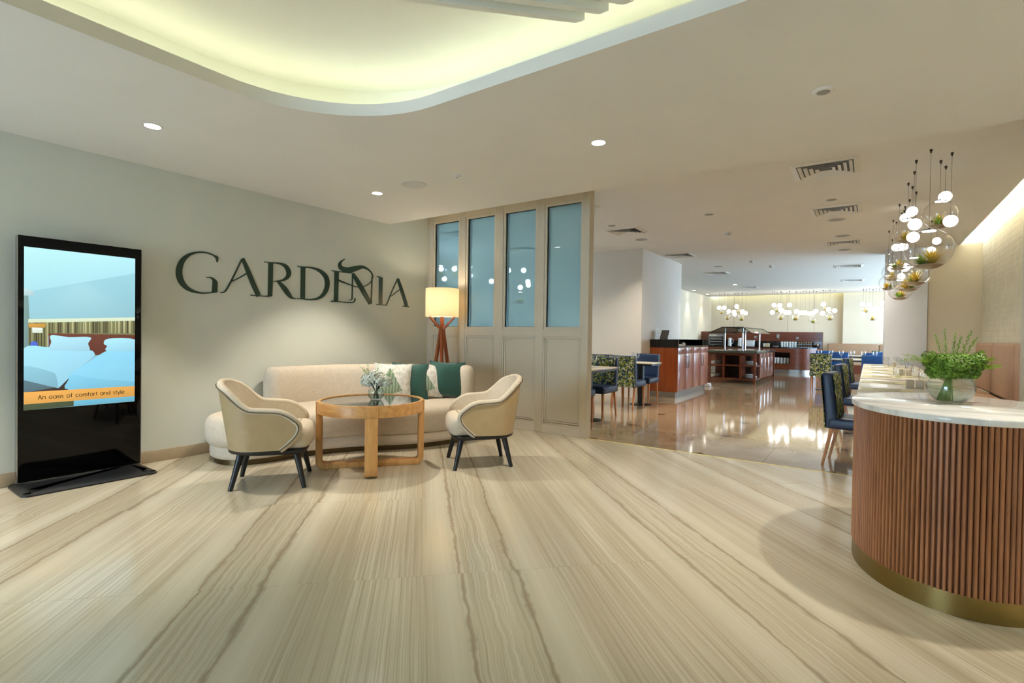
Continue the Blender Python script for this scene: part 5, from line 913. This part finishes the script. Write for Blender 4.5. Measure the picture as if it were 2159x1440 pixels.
def pedestal_table(name, lab, x0, x1, y0, y1, peds, grp, z=.75):
    t = thing(name, lab, 'table', ((x0+x1)/2,(y0+y1)/2,0), 0, grp); a, b = (x1-x0)/2, (y1-y0)/2
    MB().box(-a,a,-b,b,z-.022,z).build('tabletop', 'table_cream', t, bevel=.004)
    MB().box(-a+.01,a-.01,-b+.01,b-.01,z-.05,z-.022).build('underframe', 'black_satin', t)
    for px, py in peds:
        MB().lathe([(.19,0),(.19,.008),(.06,.025),(.045,.03)], 24).build('base', 'black_satin', t).location = (px,py,0)
        MB().obox((0,0,(z-.04)/2+.01), (.085,.085,z-.06)).build('pedestal', 'black_satin', t).location = (px,py,0)
    return t
gt = 'long tables along the banquette'
LT = [(5.3,7.22),(7.36,9.76),(9.9,11.8)]
for k, (a, b) in enumerate(LT):
    pedestal_table('dining_table', ['cream long table partly hidden behind the oval counter','middle cream long table along the banquette','farthest cream long table before the grey column'][k], -.075, .70, a, b, ((.1,-(b-a)/2+.35),(.1,(b-a)/2-.35)), gt)
gs = 'small tables behind the partition'
pedestal_table('dining_table', 'small cream table cut by the partition end', -3.62,-3.03,6.16,7.06, ((.05,.0),), gs)
pedestal_table('dining_table', 'small cream table in front of the cherry cabinet', -3.66,-3.03,8.52,9.02, ((.05,-.05),), gs)
pedestal_table('dining_table', 'far cream table laid with many glasses', -1.15,.45,13.95,14.7, ((-.5,0),(.5,0)), 'far tables')
pedestal_table('dining_table', 'farthest cream table near the tan banquette', -1.15,.6,17.35,18.0, ((-.5,0),(.5,0)), 'far tables')
# --- table settings
goblet = meshmat(MB().lathe([(.034,0),(.034,.003),(.006,.008),(.0045,.012),(.0045,.06),(.02,.075),(.036,.10),(.041,.13),(.036,.165),(.034,.165),(.039,.13),(.034,.102),(.018,.079),(.0001,.076)], 20), 'goblet_bowl', 'drink_glass')
def wine_glass(x, y, z, lab, grp, s=1.0):
    t = thing('water_goblet', lab, 'glass', (x,y,z), 0, grp); o = inst('goblet_bowl', goblet, t); o.scale = (s,s,s); return t
forkm = meshmat(MB().box(-.09,.04,-.004,.004,0,.002).box(.04,.055,-.011,.011,0,.0022).box(.055,.095,-.011,-.007,0,.002).box(.055,.095,-.004,-.0005,0,.002).box(.055,.095,.003,.007,0,.002).box(.055,.095,.009,.011,0,.002), 'fork', 'cutlery')
knifem = meshmat(MB().box(-.1,0,-.006,.006,0,.004).prism([(0,-.006),(.09,-.009),(.11,.002),(.1,.007),(0,.006)],0,.0022), 'knife', 'cutlery')
pmm = meshmat(MB().box(-.20,.20,-.15,.15,0,.002), 'placemat', 'placemat'); pmb = meshmat(MB().box(-.203,-.195,-.153,.153,0,.0026).box(.195,.203,-.153,.153,0,.0026).box(-.195,.195,-.153,-.145,0,.0026).box(-.195,.195,.145,.153,0,.0026), 'border', 'table_cream')
TZ = .7503
def setting(x, y, flip, where):
    t = thing('placemat', 'woven olive placemat '+where, 'placemat', (x,y,TZ), PI if flip else 0, 'placemats on the long tables'); inst('mat', pmm, t); inst('border', pmb, t)
    o = inst('fork', forkm, None, (x,y-.09 if not flip else y+.09,TZ+.0022), (0,0,PI if flip else 0)); tag(o, 'steel fork on the placemat '+where, 'fork', 'forks on the long tables')
    o = inst('knife', knifem, None, (x,y+.09 if not flip else y-.09,TZ+.0022), (0,0,PI if flip else 0)); tag(o, 'steel knife on the placemat '+where, 'knife', 'knives on the long tables')
    wine_glass(x+.27 if not flip else x-.24, y+.12, TZ, 'stemmed water goblet beside the placemat '+where, 'goblets on the long tables')
ys = [(5.72,0),(6.72,0),(7.72,1),(8.55,1),(9.38,1),(10.3,2),(11.25,2)]
wh = ['nearest the oval counter','second along the chair side','third along the chair side','fourth along the chair side','fifth along the chair side','sixth along the chair side','last along the chair side']
for k, (y, _) in enumerate(ys): setting(.14, y, False, wh[k])
setting(.49, 6.35, True, 'on the banquette side right of the glass bowl')
setting(.49, 8.1, True, 'on the banquette side of the middle table')
setting(.49, 10.6, True, 'on the banquette side of the farthest long table')
jar = meshmat(MB().box(-.03,.03,-.03,.03,0,.075), 'jar_body', 'frost', bevel=.004)
for k, (x, y, lab) in enumerate(((.33,6.15,'left frosted square jar of the pair on the nearest long table'),(.405,6.15,'right frosted square jar of the pair on the nearest long table'),(.36,8.3,'left beige card jar on the middle long table'),(.43,8.3,'right beige card jar on the middle long table'),(.36,10.9,'beige card jar on the farthest long table'))):
    t = thing('condiment_jar', lab, 'jar', (x,y,TZ), 0, 'small square jars on the long tables'); inst('jar_body', jar, t)
    MB().box(-.028,.028,-.028,.028,.075,.079).build('lid', 'frost' if k < 2 else 'cup_beige', t)
wine_glass(-3.46,6.42,TZ,'clear goblet on the small table at the partition end','goblets on the small tables')
wine_glass(-3.2,6.62,TZ,'clear goblet standing farther back on the table at the partition end','goblets on the small tables')
wine_glass(-3.36,8.68,TZ,'clear goblet on the small table before the cherry cabinet','goblets on the small tables')
wine_glass(-3.5,8.85,TZ,'clear goblet at the back of the table before the cherry cabinet','goblets on the small tables')
t = thing('menu_stand', 'small dark framed card on the table at the partition end', 'sign', (-3.42,6.72,TZ), math.radians(30)); MB().obox((0,0,.06),(.10,.008,.12)).build('frame', 'black_satin', t); MB().obox((0,-.0045,.06),(.084,.002,.104)).build('card', 'white_plastic', t); MB().obox((0,0,.004),(.10,.05,.008)).build('foot', 'black_satin', t)
rr = random.Random(8)
for k in range(7):
    wine_glass(-.95+.215*k, 14.2+.18*(k%2), TZ, '%s goblet from the left on the far table laid with glasses' % ORD[k], 'goblets on the far table', 1.15)
plate = meshmat(MB().lathe([(.05,0),(.06,.002),(.115,.014),(.118,.017),(.112,.017),(.058,.006),(.0001,.006)], 22), 'plate', 'white_china')
for k in range(4):
    o = inst('dinner_plate', plate, None, (-.88+.45*k,14.12 if k % 2 else 14.5,TZ)); tag(o, '%s white plate from the left on the far table' % ORD[k], 'plate', 'plates on the far table')
# --- banquettes
def banquette(lab, x0, x1, y0, y1, zt, along, seatdir, npan):
    t = thing('banquette', lab, 'bench', ((x0+x1)/2,(y0+y1)/2,0)); L = (y1-y0) if along == 'y' else (x1-x0)
    for k in range(npan):
        if along == 'y': a = y0+L*k/npan; b = y0+L*(k+1)/npan; m = MB().box(x1-.17,x1,a+.003,b-.003,.46,zt); s_ = MB().box(x0,x1-.17,a+.003,b-.003,.30,.47)
        else: a = x0+L*k/npan; b = x0+L*(k+1)/npan; m = MB().box(a+.003,b-.003,y1-.17,y1,.46,zt); s_ = MB().box(a+.003,b-.003,y0,y1-.17,.30,.47)
        m.build('back_cushion', 'banquette', t, bevel=.045, segs=4, world=True); s_.build('seat_cushion', 'banquette', t, bevel=.03, segs=3, world=True)
    MB().box(x0+.06,x1,y0+.02,y1-.02,0,.31).build('plinth', 'mahogany', t, world=True)
banquette('long tan padded banquette against the relief wall', .95, 1.595, 5.7, 11.15, 1.185, 'y', 1, 4)
banquette('far tan banquette under the cream wall beside the buffet', -1.25, 3.4, 21.6, 22.34, 1.06, 'x', 1, 3)
# --- cherry cabinet with black stone upstand
cb = thing('sideboard_cabinet', 'cherry cabinet with black stone surround against the cool wall face', 'cabinet', (-3.345,11.18,0))
c0, c1, d0, d1 = -3.625, -3.065, 10.06, 12.30
MB().box(c0,c1-.02,d0+.02,d1,.13,1.0).build('body', 'cherry', cb, world=True)
MB().box(c0,c1-.05,d0+.03,d1,0,.13).build('kick_plate', 'silver', cb, world=True)
MB().box(c0,c1,d0,d0+.02,.115,1.0).build('end_panel', 'cherry', cb, world=True)
MB().box(c0,c1+.01,d0-.01,d1,1.0,1.025).build('worktop', 'black_stone', cb, world=True)
MB().box(c0,c1+.01,d0-.01,d0+.025,1.025,1.155).box(c0,c0+.03,d0+.025,d1,1.025,1.155).box(c0+.03,c1-.1,d1-.03,d1,1.025,1.155).build('upstand', 'black_stone', cb, world=True)
for k in range(4):
    a = d0+.03+k*.567; b = a+.56
    o = MB().box(c1-.02,c1,a,b,.875,.995).build('drawer', 'cherry_door', cb, bevel=.002, world=True); MB().sphere((c1-cb.location.x+.012,(a+b)/2-cb.location.y,.935),.012,10,6).build('knob', 'dark_metal', o)
    o = MB().box(c1-.02,c1,a,b,.135,.868).build('door', 'cherry_door', cb, bevel=.002, world=True)
    hy = (b-.06 if k % 2 == 0 else a+.06)-cb.location.y; hx = c1-cb.location.x
    MB().tube([(hx,hy,.58),(hx+.03,hy,.58),(hx+.03,hy,.82),(hx,hy,.82)], .006, 6).build('handle', 'dark_metal', o)
t = thing('tablet', 'grey tablet leaning in a stand on the cherry cabinet', 'tablet', (-3.46,10.35,1.025), math.radians(-25)); 
MB().obox((0,.03,.19),(.20,.012,.27),0,-.32).build('body', 'black_satin', t); MB().obox((0,.0225,.19),(.18,.002,.245),0,-.32).build('screen', 'tablet_grey', t)
MB().obox((0,.09,.09),(.12,.012,.2),0,.35).obox((0,.06,.004),(.14,.16,.008)).build('stand', 'black_satin', t)
t = thing('wall_switch', 'small white switch plate on the cool wall face behind the tablet', 'switch', (-3.63,10.47,1.31)); MB().box(0,.008,-.06,.06,-.09,.09).build('plate', 'white_plastic', t, bevel=.002); MB().box(.008,.012,-.03,.03,-.04,.04).build('rocker', 'cup_beige', t)
o = thing('book_stack', 'small stack of folded cards on the cherry cabinet', 'cards', (-3.16,10.35,1.025));
for k in range(3): MB().box(-.06,.06,-.1,.1,.014*k,.014*k+.012).build('card', 'cup_beige', o)
t = thing('cream_jug', 'tiny white jug on the cherry cabinet', 'jug', (-3.15,10.72,1.025)); MB().lathe([(.0001,0),(.022,0),(.03,.02),(.026,.05),(.02,.06),(.024,.07),(.022,.07),(.018,.06),(.0001,.01)],16).build('body','white_china',t); MB().tube([(.026,0,.05),(.045,0,.045),(.045,0,.025),(.029,0,.02)],.004,6).build('handle','white_china',t)
# --- buffet island with sneeze guard
il = thing('buffet_island', 'wooden buffet island with open shelves and glass sneeze guard', 'buffet', (-3.0,16.15,0))
i0, i1, j0, j1 = -3.59, -2.40, 14.52, 17.78
MB().box(i0-.03,i1+.03,j0-.03,j1+.03,.80,.865).build('worktop', 'green_granite', il, bevel=.004, world=True)
for x in (i0,i1-.06):
    for y in (j0,j1-.06): MB().box(x,x+.06,y,y+.06,0,.80).build('leg', 'mahogany', il, world=True)
for z in (.10,.455): MB().box(i0,i1,j0+.02,j0+.62,z,z+.03).build('shelf', 'mahogany', il, world=True)
MB().box(i0,i1,j0+.02,j0+.08,.74,.80).build('apron', 'mahogany', il, world=True)
for x in (-3.22,-2.80): MB().box(x,x+.05,j0+.02,j0+.6,.13,.80).build('upright', 'mahogany', il, world=True)
MB().box(i0+.22,i1-.22,j0+.6,j0+.63,.13,.8).build('back_panel', 'black_wood', il, world=True)
MB().box(i0+.04,i1-.03,j0+.63,j1-.1,.10,.80).build('cupboard', 'mahogany', il, world=True)
for k in range(4):
    a = j0+.68+k*.6; o = MB().box(i1-.03,i1-.008,a,a+.58,.13,.78).build('door', 'mahogany', il, bevel=.002, world=True)
    MB().tube([(i1-il.location.x+.02,a-il.location.y+.06,.35),(i1-il.location.x+.02,a-il.location.y+.06,.66)],.008,6).build('handle','chrome',o)
for x, y in ((-3.24,14.85),(-2.79,14.85),(-3.20,17.45),(-2.79,17.45)): MB().lathe([(.03,.865),(.03,.875),(.02,.88),(.02,1.49),(.0001,1.49)],14).build('post','chrome',il).location = (x-il.location.x,y-il.location.y,0)
y0_, y1_ = 14.62-il.location.y, 17.68-il.location.y
xa, xb, xc, xd = -3.60+3.0, -3.27+3.0, -2.74+3.0, -2.52+3.0
MB().box(xb,xc,y0_,y1_,1.49,1.498).build('top_glass','smoke_glass',il)
MB().add([(xa,y0_-.1,1.335),(xb,y0_,1.49),(xb,y1_,1.49),(xa,y1_+.1,1.335)],[(0,1,2,3)]).build('wing_glass','smoke_glass',il); MB().add([(xd,y0_-.1,1.345),(xc,y0_,1.49),(xc,y1_,1.49),(xd,y1_+.1,1.345)],[(0,1,2,3)]).build('wing_glass','smoke_glass',il)
MB().add([(xa,y0_-.1,1.335),(xb,y0_,1.49),(xc,y0_,1.49),(xd,y0_-.1,1.345)],[(0,1,2,3)]).build('end_glass','smoke_glass',il)
MB().tube([(xa,y0_-.1,1.335),(xb,y0_,1.495),(xc,y0_,1.495),(xd,y0_-.1,1.345)],.012,5).tube([(xb,y0_,1.498),(xb,y1_,1.498)],.01,5).tube([(xc,y0_,1.498),(xc,y1_,1.498)],.01,5).tube([(xa,y0_-.1,1.335),(xa,y1_+.1,1.335),(xb,y1_,1.495),(xc,y1_,1.495),(xd,y1_+.1,1.345),(xd,y0_-.1,1.345)],.008,5).build('guard_rail','dark_metal',il)
MB().box(-.36,-.14,y0_+.35,y0_+.9,.8655,.868).box(-.05,.2,y0_+.3,y0_+1.1,.8655,.868).box(-.36,.2,y0_+1.4,y0_+2.6,.8655,.868).build('warming_plate','chrome',il)
for si, (x, y, z, n_, lab) in enumerate(((-2.60,14.80,.485,6,'upper right'),(-2.60,14.80,.13,6,'lower right'),(-3.42,14.82,.485,5,'upper left'),(-3.42,14.82,.13,5,'lower left'))):
    for k in range(n_):
        o = inst('dinner_plate', plate, None, (x,y,z+.019*k)); tag(o, '%s plate from the bottom of the %s stack in the buffet island' % (ORD[k],lab), 'plate', 'plates in the buffet island')
cupm = meshmat(MB().lathe([(.0001,0),(.026,0),(.034,.02),(.04,.055),(.041,.066),(.038,.066),(.036,.055),(.03,.02),(.0001,.006)],16), 'cup_body', 'white_china'); hm = meshmat(MB().tube([(.036,0,.055),(.058,0,.05),(.058,0,.025),(.035,0,.02)],.004,6), 'handle', 'white_china')
def cup(x, y, z, lab, grp, s=1.0):
    t = thing('coffee_cup', lab, 'cup', (x,y,z), rr.uniform(-.6,.6), grp); inst('cup_body', cupm, t).scale = (s,s,s); inst('handle', hm, t).scale = (s,s,s)
for k, z in enumerate((.485,.13)): cup(-2.455,14.72,z,'white cup beside the %s plate stack at the island corner' % ('upper','lower')[k],'cups on the buffet island',1.2)
for k, z in enumerate((.485,.13)): cup(-3.53,14.66,z,'white cup at the left island leg on the %s shelf' % ('upper','lower')[k],'cups on the buffet island',1.3)
# --- back buffet counter with curved end
bk = thing('back_counter', 'long dark wood buffet counter with black stone top and curved end', 'counter', (-3.4,20.6,0))
arc = [(-1.95+.6*math.sin(PI/2*k/8), 20.9-.6*math.cos(PI/2*k/8)) for k in range(9)]
def bodyp(z0,z1,x0,name,mat,d=0.0): return MB().prism([(x0,20.3+d)]+[(x-d,y+d*.7) for x,y in arc]+[(-1.35-d,21.0),(x0,21.0)], z0, z1).build(name, mat, bk, world=True)
bodyp(.12,.87,-2.26,'curved_end','mahogany'); bodyp(0,.12,-5.48,'kick_plate','silver',.05); bodyp(.87,.905,-5.48,'worktop','black_stone',-.015)
MB().box(-5.48,-2.84,20.3,21.0,.12,.87).box(-2.84,-2.26,20.3,21.0,.72,.87).box(-2.84,-2.26,20.3,21.0,.12,.32).build('front','mahogany',bk,world=True)
MB().box(-2.84,-2.26,20.75,21.0,.32,.72).build('niche_back','black_wood',bk,world=True)
MB().box(-5.48,-1.32,21.0,21.06,0,1.455).build('back_panel','mahogany',bk,world=True); MB().box(-5.48,-1.36,20.985,21.0,.905,1.115).build('splash_back','black_stone',bk,world=True); MB().box(-1.35,-1.32,20.9,21.06,.905,1.455).build('side_panel','mahogany',bk,world=True)
for k,(x,z,h) in enumerate(((-3.49,1.25,.05),(-2.74,1.29,.09),(-2.12,1.235,.05))):
    t = thing('wall_socket', ['silver socket plate on the panel behind the island','tall silver socket plate on the panel above the cups','silver socket plate on the panel above the wrapped trays'][k], 'socket', (x,20.998,z), 0, 'socket plates on the buffet panel'); MB().box(-.05,.05,-.01,0,-h,h).build('plate','silver',t,bevel=.002); MB().box(-.025,.025,-.013,-.01,-h*.5,h*.5).build('insert','grey_plastic',t)
for c in range(6):
    for k in range(3): cup(-2.56+.085*c, 20.62, .905+.066*k, '%s cup up in the %s column from the left on the back counter' % (ORD[k],ORD[c]), 'stacked cups on the back counter')
for c in range(5):
    for k in range(3): cup(-2.76+.105*c, 20.5, .32+.066*k, '%s cup up in the %s column inside the counter niche' % (ORD[k],ORD[c]), 'stacked cups in the counter niche', 1.15)
def jug(x, lab):
    t = thing('milk_jug', lab, 'jug', (x,20.62,.905), 0, 'white jugs on the back counter'); MB().lathe([(.0001,.01),(.07,.01),(.075,.03),(.062,.2),(.055,.27),(.068,.31),(.064,.31),(.052,.27),(.0001,.05)],18).build('body','white_china',t); MB().tube([(.058,0,.27),(.12,0,.25),(.12,0,.12),(.07,0,.07)],.009,6).build('handle','white_china',t); MB().lathe([(.0001,0),(.085,0),(.085,.01),(.0001,.012)],18).build('coaster','silver',t)
jug(-4.33,'left white jug behind the sneeze guard on the back counter'); jug(-3.97,'right white jug behind the sneeze guard on the back counter')
ov = thing('toaster_oven', 'silver and black toaster oven at the left of the back counter', 'oven', (-4.78,20.65,.905)); MB().box(-.27,.27,-.2,.2,.02,.44).build('body','silver',ov,bevel=.01); MB().box(-.25,.25,-.205,-.2,.06,.36).build('door','oven_dark',ov); MB().tube([(-.2,-.23,.33),(.2,-.23,.33)],.01,6).build('handle','chrome',ov); 
for z in (.15,.25): MB().box(-.22,.22,-.209,-.205,z,z+.018).build('rack','chrome',ov)
for sx in (-1,1): MB().box(sx*.2-.02,sx*.2+.02,-.15,.15,0,.02).build('foot','rubber',ov)
bx = thing('bread_bin', 'white lidded container on the back counter behind the guard post', 'container', (-3.62,20.62,.905)); MB().box(-.15,.15,-.11,.11,0,.2).build('body','white_china',bx,bevel=.015); MB().box(-.16,.16,-.12,.12,.2,.225).build('lid','white_plastic',bx,bevel=.008)
bx = thing('sachet_box', 'beige sachet box with a white front on the back counter', 'box', (-3.06,20.62,.905)); MB().box(-.1,.1,-.07,.07,0,.13).build('body','cup_beige',bx,bevel=.004); MB().box(-.095,-.05,-.075,-.07,.01,.12).build('front_label','white_china',bx)
for k in range(2):
    o = inst('side_plate', plate, None, (-2.76,20.6,.905+.018*k)); tag(o, ['lower','upper'][k]+' flat white plate left of the stacked cups', 'plate', 'side plates on the back counter')
for k in range(2):
    t = thing('pastry_tray', ['lower','upper'][k]+' tray of wrapped rolls on the back counter', 'tray', (-1.84,20.66,.905+.105*k), 0, 'trays on the back counter'); MB().box(-.23,.23,-.13,.13,0,.012).build('tray','silver',t)
    for c in range(6): MB().sphere((-.18+.073*c,-.03,.055),.034,10,8,1.15).build('wrapped_roll','wrapped',t)
t = thing('fruit_bowl', 'steel bowl with small packets at the right end of the back counter', 'bowl', (-1.5,20.72,.905)); MB().lathe([(.0001,0),(.04,0),(.09,.05),(.11,.1),(.105,.1),(.085,.055),(.0001,.012)],20).build('bowl','chrome',t)
for c in range(4): MB().obox((.05*math.cos(c*1.6),.05*math.sin(c*1.6),.11),(.05,.03,.07),c).build('packet','wrapped' if c % 2 else 'white_plastic',t)
t = thing('cloth_block', 'folded pale blue cloth on the floor step beyond the cherry cabinet', 'cloth', (-3.28,13.1,0)); MB().box(-.11,.11,-.09,.09,0,.05).build('fold','wall_cool',t,bevel=.012); MB().box(-.1,.1,-.08,.08,.05,.08).build('fold','wall_cool',t,bevel=.012)
# ------------------------------------------------------------------ pendants
capm = meshmat(MB().lathe([(.0001,-.035),(.006,-.034),(.007,-.02),(.011,-.018),(.011,0)],12), 'ceiling_cap', 'dark_metal'); cordm = meshmat(MB().tube([(0,0,0),(0,0,-1)],.0014,5), 'cord', 'dark_metal')
globe = meshmat(MB().sphere((0,0,0),1,24,14), 'globe', 'globe_lit'); globe_far = meshmat(MB().sphere((0,0,0),1,16,10), 'globe', 'globe_lit_far'); stopm = meshmat(MB().lathe([(.0001,1.22),(.1,1.2),(.16,1.05),(.2,.97)],12), 'socket', 'silver')
glassm = meshmat(MB().lathe([(max(1e-5,math.sin(PI*k/18)),-math.cos(PI*k/18)) for k in range(17)],32), 'glass_globe', 'clear_glass', ang=80)
tcap = meshmat(MB().lathe([(.0001,1.06),(.06,1.05),(.07,.985),(.34,.965),(.36,.93),(.36,.925),(.0001,.925)],24), 'top_plate', 'dark_metal'); tled = meshmat(MB().lathe([(.0001,.90),(.28,.90),(.28,.924),(.0001,.924)],24), 'led_disc', 'terrarium_led')
sandm = meshmat(MB().lathe([(.0001,-.985),(.3,-.945),(.48,-.868),(.60,-.79),(.56,-.77),(.3,-.75),(.0001,-.74)],20), 'sand', 'sand')
def spiky(seed, c, n_, L, mat, wl):
    r_ = random.Random(seed); mb = MB()
    for k in range(n_):
        a = r_.uniform(0,2*PI); el = r_.uniform(.12,1.4); l_ = L*r_.uniform(.6,1.1); u = Vector((math.cos(a)*math.cos(el),math.sin(a)*math.cos(el),math.sin(el))); sd = Vector((-math.sin(a),math.cos(a),0))
        c_ = Vector(c); p1 = c_+u*l_*.5+Vector((0,0,.04)); p2 = c_+u*l_-Vector((0,0,.12*l_*math.cos(el)))
        mb.add([c_+sd*wl,c_-sd*wl,p1-sd*wl*.8,p1+sd*wl*.8,p2],[(0,1,2,3),(3,2,4)])
    return meshmat(mb, 'air_plant', mat, ang=180)
plants = [(spiky(s,(-.12,-.05,-.76),100,.95,'air_plant',.045), spiky(s+50,(.26,.1,-.76),70,.7,'air_plant_green',.042)) for s in range(4)]
def hang(kind, p, r, lab, grp, k, far=False):
    x, y, z = p; t = thing('terrarium_pendant' if kind == 't' else 'globe_pendant', lab, 'pendant', (x,y,HR), 0, grp)
    inst('ceiling_cap', capm, t); L = HR-z-r*(1.05 if kind == 't' else 1.15); inst('cord', cordm, t).scale = (1,1,max(L,.02))
    if kind == 't':
        for nm, me_ in (('glass_globe',glassm),('top_plate',tcap),('led_disc',tled),('sand',sandm),('air_plant',plants[k%4][0]),('air_plant',plants[(k+1)%4][1])):
            o = inst(nm, me_, t, (0,0,z-HR)); o.scale = (r,r,r)
            if nm in ('air_plant',): o.rotation_euler = (0,0,k*1.3)
    else:
        for nm, me_ in (('globe',globe_far if far else globe),('socket',stopm)): inst(nm, me_, t, (0,0,z-HR)).scale = (r,r,r)
def cluster(gs, ts, wg, wt, grp, far=False):
    key = lambda v: -v[1]*0+ (v[0]*.819+v[1]*.573)/(-v[0]*.573+v[1]*.819)
    for k, v in enumerate(sorted(gs, key=key)): hang('g', v[:3], v[3], '%s white glowing globe from the left %s' % (ORD[k],wg), 'white globes '+grp, k, far)
    for k, v in enumerate(sorted(ts, key=key)): hang('t', v[:3], v[3], '%s glass terrarium from the left %s' % (ORD[k],wg), 'glass terrariums '+grp, k)
cluster(NEAR_G, NEAR_T, 'hanging above the long tables', '', 'above the long tables')
for g_, t_, w_ in zip(FAR_G, FAR_T, ('in the far cluster above the oven','in the long far cluster above the cups','in the far cluster above the fruit bowl','in the far cluster beside the column')):
    cluster(g_, t_, w_, '', w_, True)
cluster(PANE_G, PANE_T, 'seen through the tinted partition windows', '', 'behind the partition windows', True)
# ------------------------------------------------------------------ dining ceiling fittings
def grille(x, y, lab, s=.29):
    t = thing('air_grille', lab, 'vent', (x,y,HR), 0, 'square air grilles in the dining ceiling')
    def ring(a, b, za, zb): 
        q = lambda r, z: [(-r,-r,z),(r,-r,z),(r,r,z),(-r,r,z)]
        return MB().add(q(a,za)+q(b,zb)+q(b,zb+.002)+q(a,za+.002), [(i,(i+1)%4,(i+1)%4+4,i+4) for i in range(4)]+[(i+8,(i+1)%4+8,(i+1)%4+12,i+12) for i in range(4)]+[(i,(i+1)%4,(i+1)%4+12,i+12) for i in range(4)]+[(i+4,(i+1)%4+4,(i+1)%4+8,i+8) for i in range(4)])
    ring(s,s-.05,-.003,-.016).build('frame','ceiling_paint',t,ang=10)
    MB().box(-s+.05,s-.05,-s+.05,s-.05,-.0015,-.0005).build('backing','dark_metal',t)
    for k in range(4): r = s-.06-k*.048; ring(r,r-.03,-.022,-.004).build('louvre','ceiling_paint',t,ang=10)
for x, y, lab in ((-.39,6.02,'square air grille nearest the entrance at upper right'),(-.39,8.0,'second square air grille in the right hand ceiling row'),(-.4,10.75,'third square air grille in the right hand ceiling row'),(-.42,14.2,'fourth square air grille in the right hand ceiling row'),(-.42,17.6,'farthest square air grille in the right hand ceiling row'),
                  (-3.28,7.88,'square air grille above the small tables, nearest in the left row'),(-3.28,10.75,'square air grille above the cherry cabinet'),(-3.33,14.2,'square air grille above the buffet island'),(-3.33,18.6,'farthest square air grille in the left hand ceiling row'),
                  (-5.7,6.6,'air grille seen through the leftmost partition window'),(-5.66,8.4,'air grille seen through the third partition window'),(-3.25,5.95,'air grille seen at the top of the rightmost partition window')):
    grille(x, y, lab)
def disc(x, y, lab, r=.11, name='ceiling_disc_fill', cat='light', p=P_DINE_FILL):  # ceiling disc; p adds a fill beam for the dining room
    t = thing(name, lab, cat, (x,y,HR), 0, 'round discs with added beams in the dining ceiling'); MB().lathe([(r*.88,-.004),(r,-.006),(r*1.03,-.001),(r*1.03,0)],28).build('trim_ring','white_plastic',t); MB().lathe([(.0001,-.005),(r*.88,-.004),(r*.88,0)],28).build('disc_face','grey_plastic',t)
    if p:
        d = bpy.data.lights.new('downlight_beam','SPOT'); d.energy = p; d.spot_size = math.radians(125); d.spot_blend = .8; d.color = WARM; d.shadow_soft_size = .06  # beam added for brightness; the disc itself looks unlit
        o = bpy.data.objects.new('downlight_beam', d); COL.objects.link(o); o.parent = t; o.location = (0,0,-.02)
for x, y, lab in ((-.41,8.65,'round grey ceiling disc with added beam just beyond the nearest right hand grille'),(-.39,10.05,'round grey ceiling disc with added beam between the second and third right hand grilles'),(-.41,11.6,'round grey ceiling disc with added beam beyond the third right hand grille'),(-3.33,8.69,'round grey ceiling disc with added beam beyond the grille above the small tables'),(-3.0,12.9,'round grey ceiling disc with added beam beyond the grille above the cabinet')): disc(x,y,lab)  # grey unlit-looking discs given added beams to brighten the room
for x, y, lab in ((-.41,7.39,'small flat plate with added beam between the two nearest right hand grilles'),(-1.856,7.395,'small flat plate with added beam in the middle of the dining ceiling'),(-3.305,7.38,'small flat plate with added beam before the grille above the small tables')): disc(x,y,lab,.06,'ceiling_disc_fill','light',P_DINE_FILL*.6)  # small plates given added beams to brighten the near dining room
for x, y, lab in ((-6.3,6.9,'added fill light in the ceiling behind the second partition window'),(-5.0,8.2,'added fill light in the ceiling behind the third partition window')): disc(x,y,lab,.06,'ceiling_disc_fill','light',P_DINE_FILL*.5)  # unseen lights added to brighten the room behind the partition
for x, y, lab in ((-1.909,8.81,'white smoke detector in the middle of the dining ceiling'),(-2.158,12.3,'larger smoke detector farther back in the dining ceiling'),(-1.91,13.3,'small smoke detector behind the larger one')):
    t = thing('smoke_detector', lab, 'detector', (x,y,HR), 0, 'smoke detectors in the dining ceiling'); MB().lathe([(.0001,-.05),(.03,-.049),(.036,-.03),(.05,-.022),(.055,0)],24).build('body','white_plastic',t); MB().lathe([(.033,-.042),(.038,-.04),(.038,-.034),(.034,-.032)],24).build('vent_ring','grey_plastic',t)
def lit(x, y, lab, p, ang=50): 
    t = downlight(x,y,HR,lab,p,grp='lit downlights in the far dining ceiling',angle=ang)
lit(-5.27,19.1,'lit downlight washing the far left wall, nearer one',P_FAR,60); lit(-5.27,21.0,'lit downlight washing the far left wall, farther one',P_FAR,60); lit(-3.55,17.5,'lit downlight beside the far left grille',P_FAR,80)
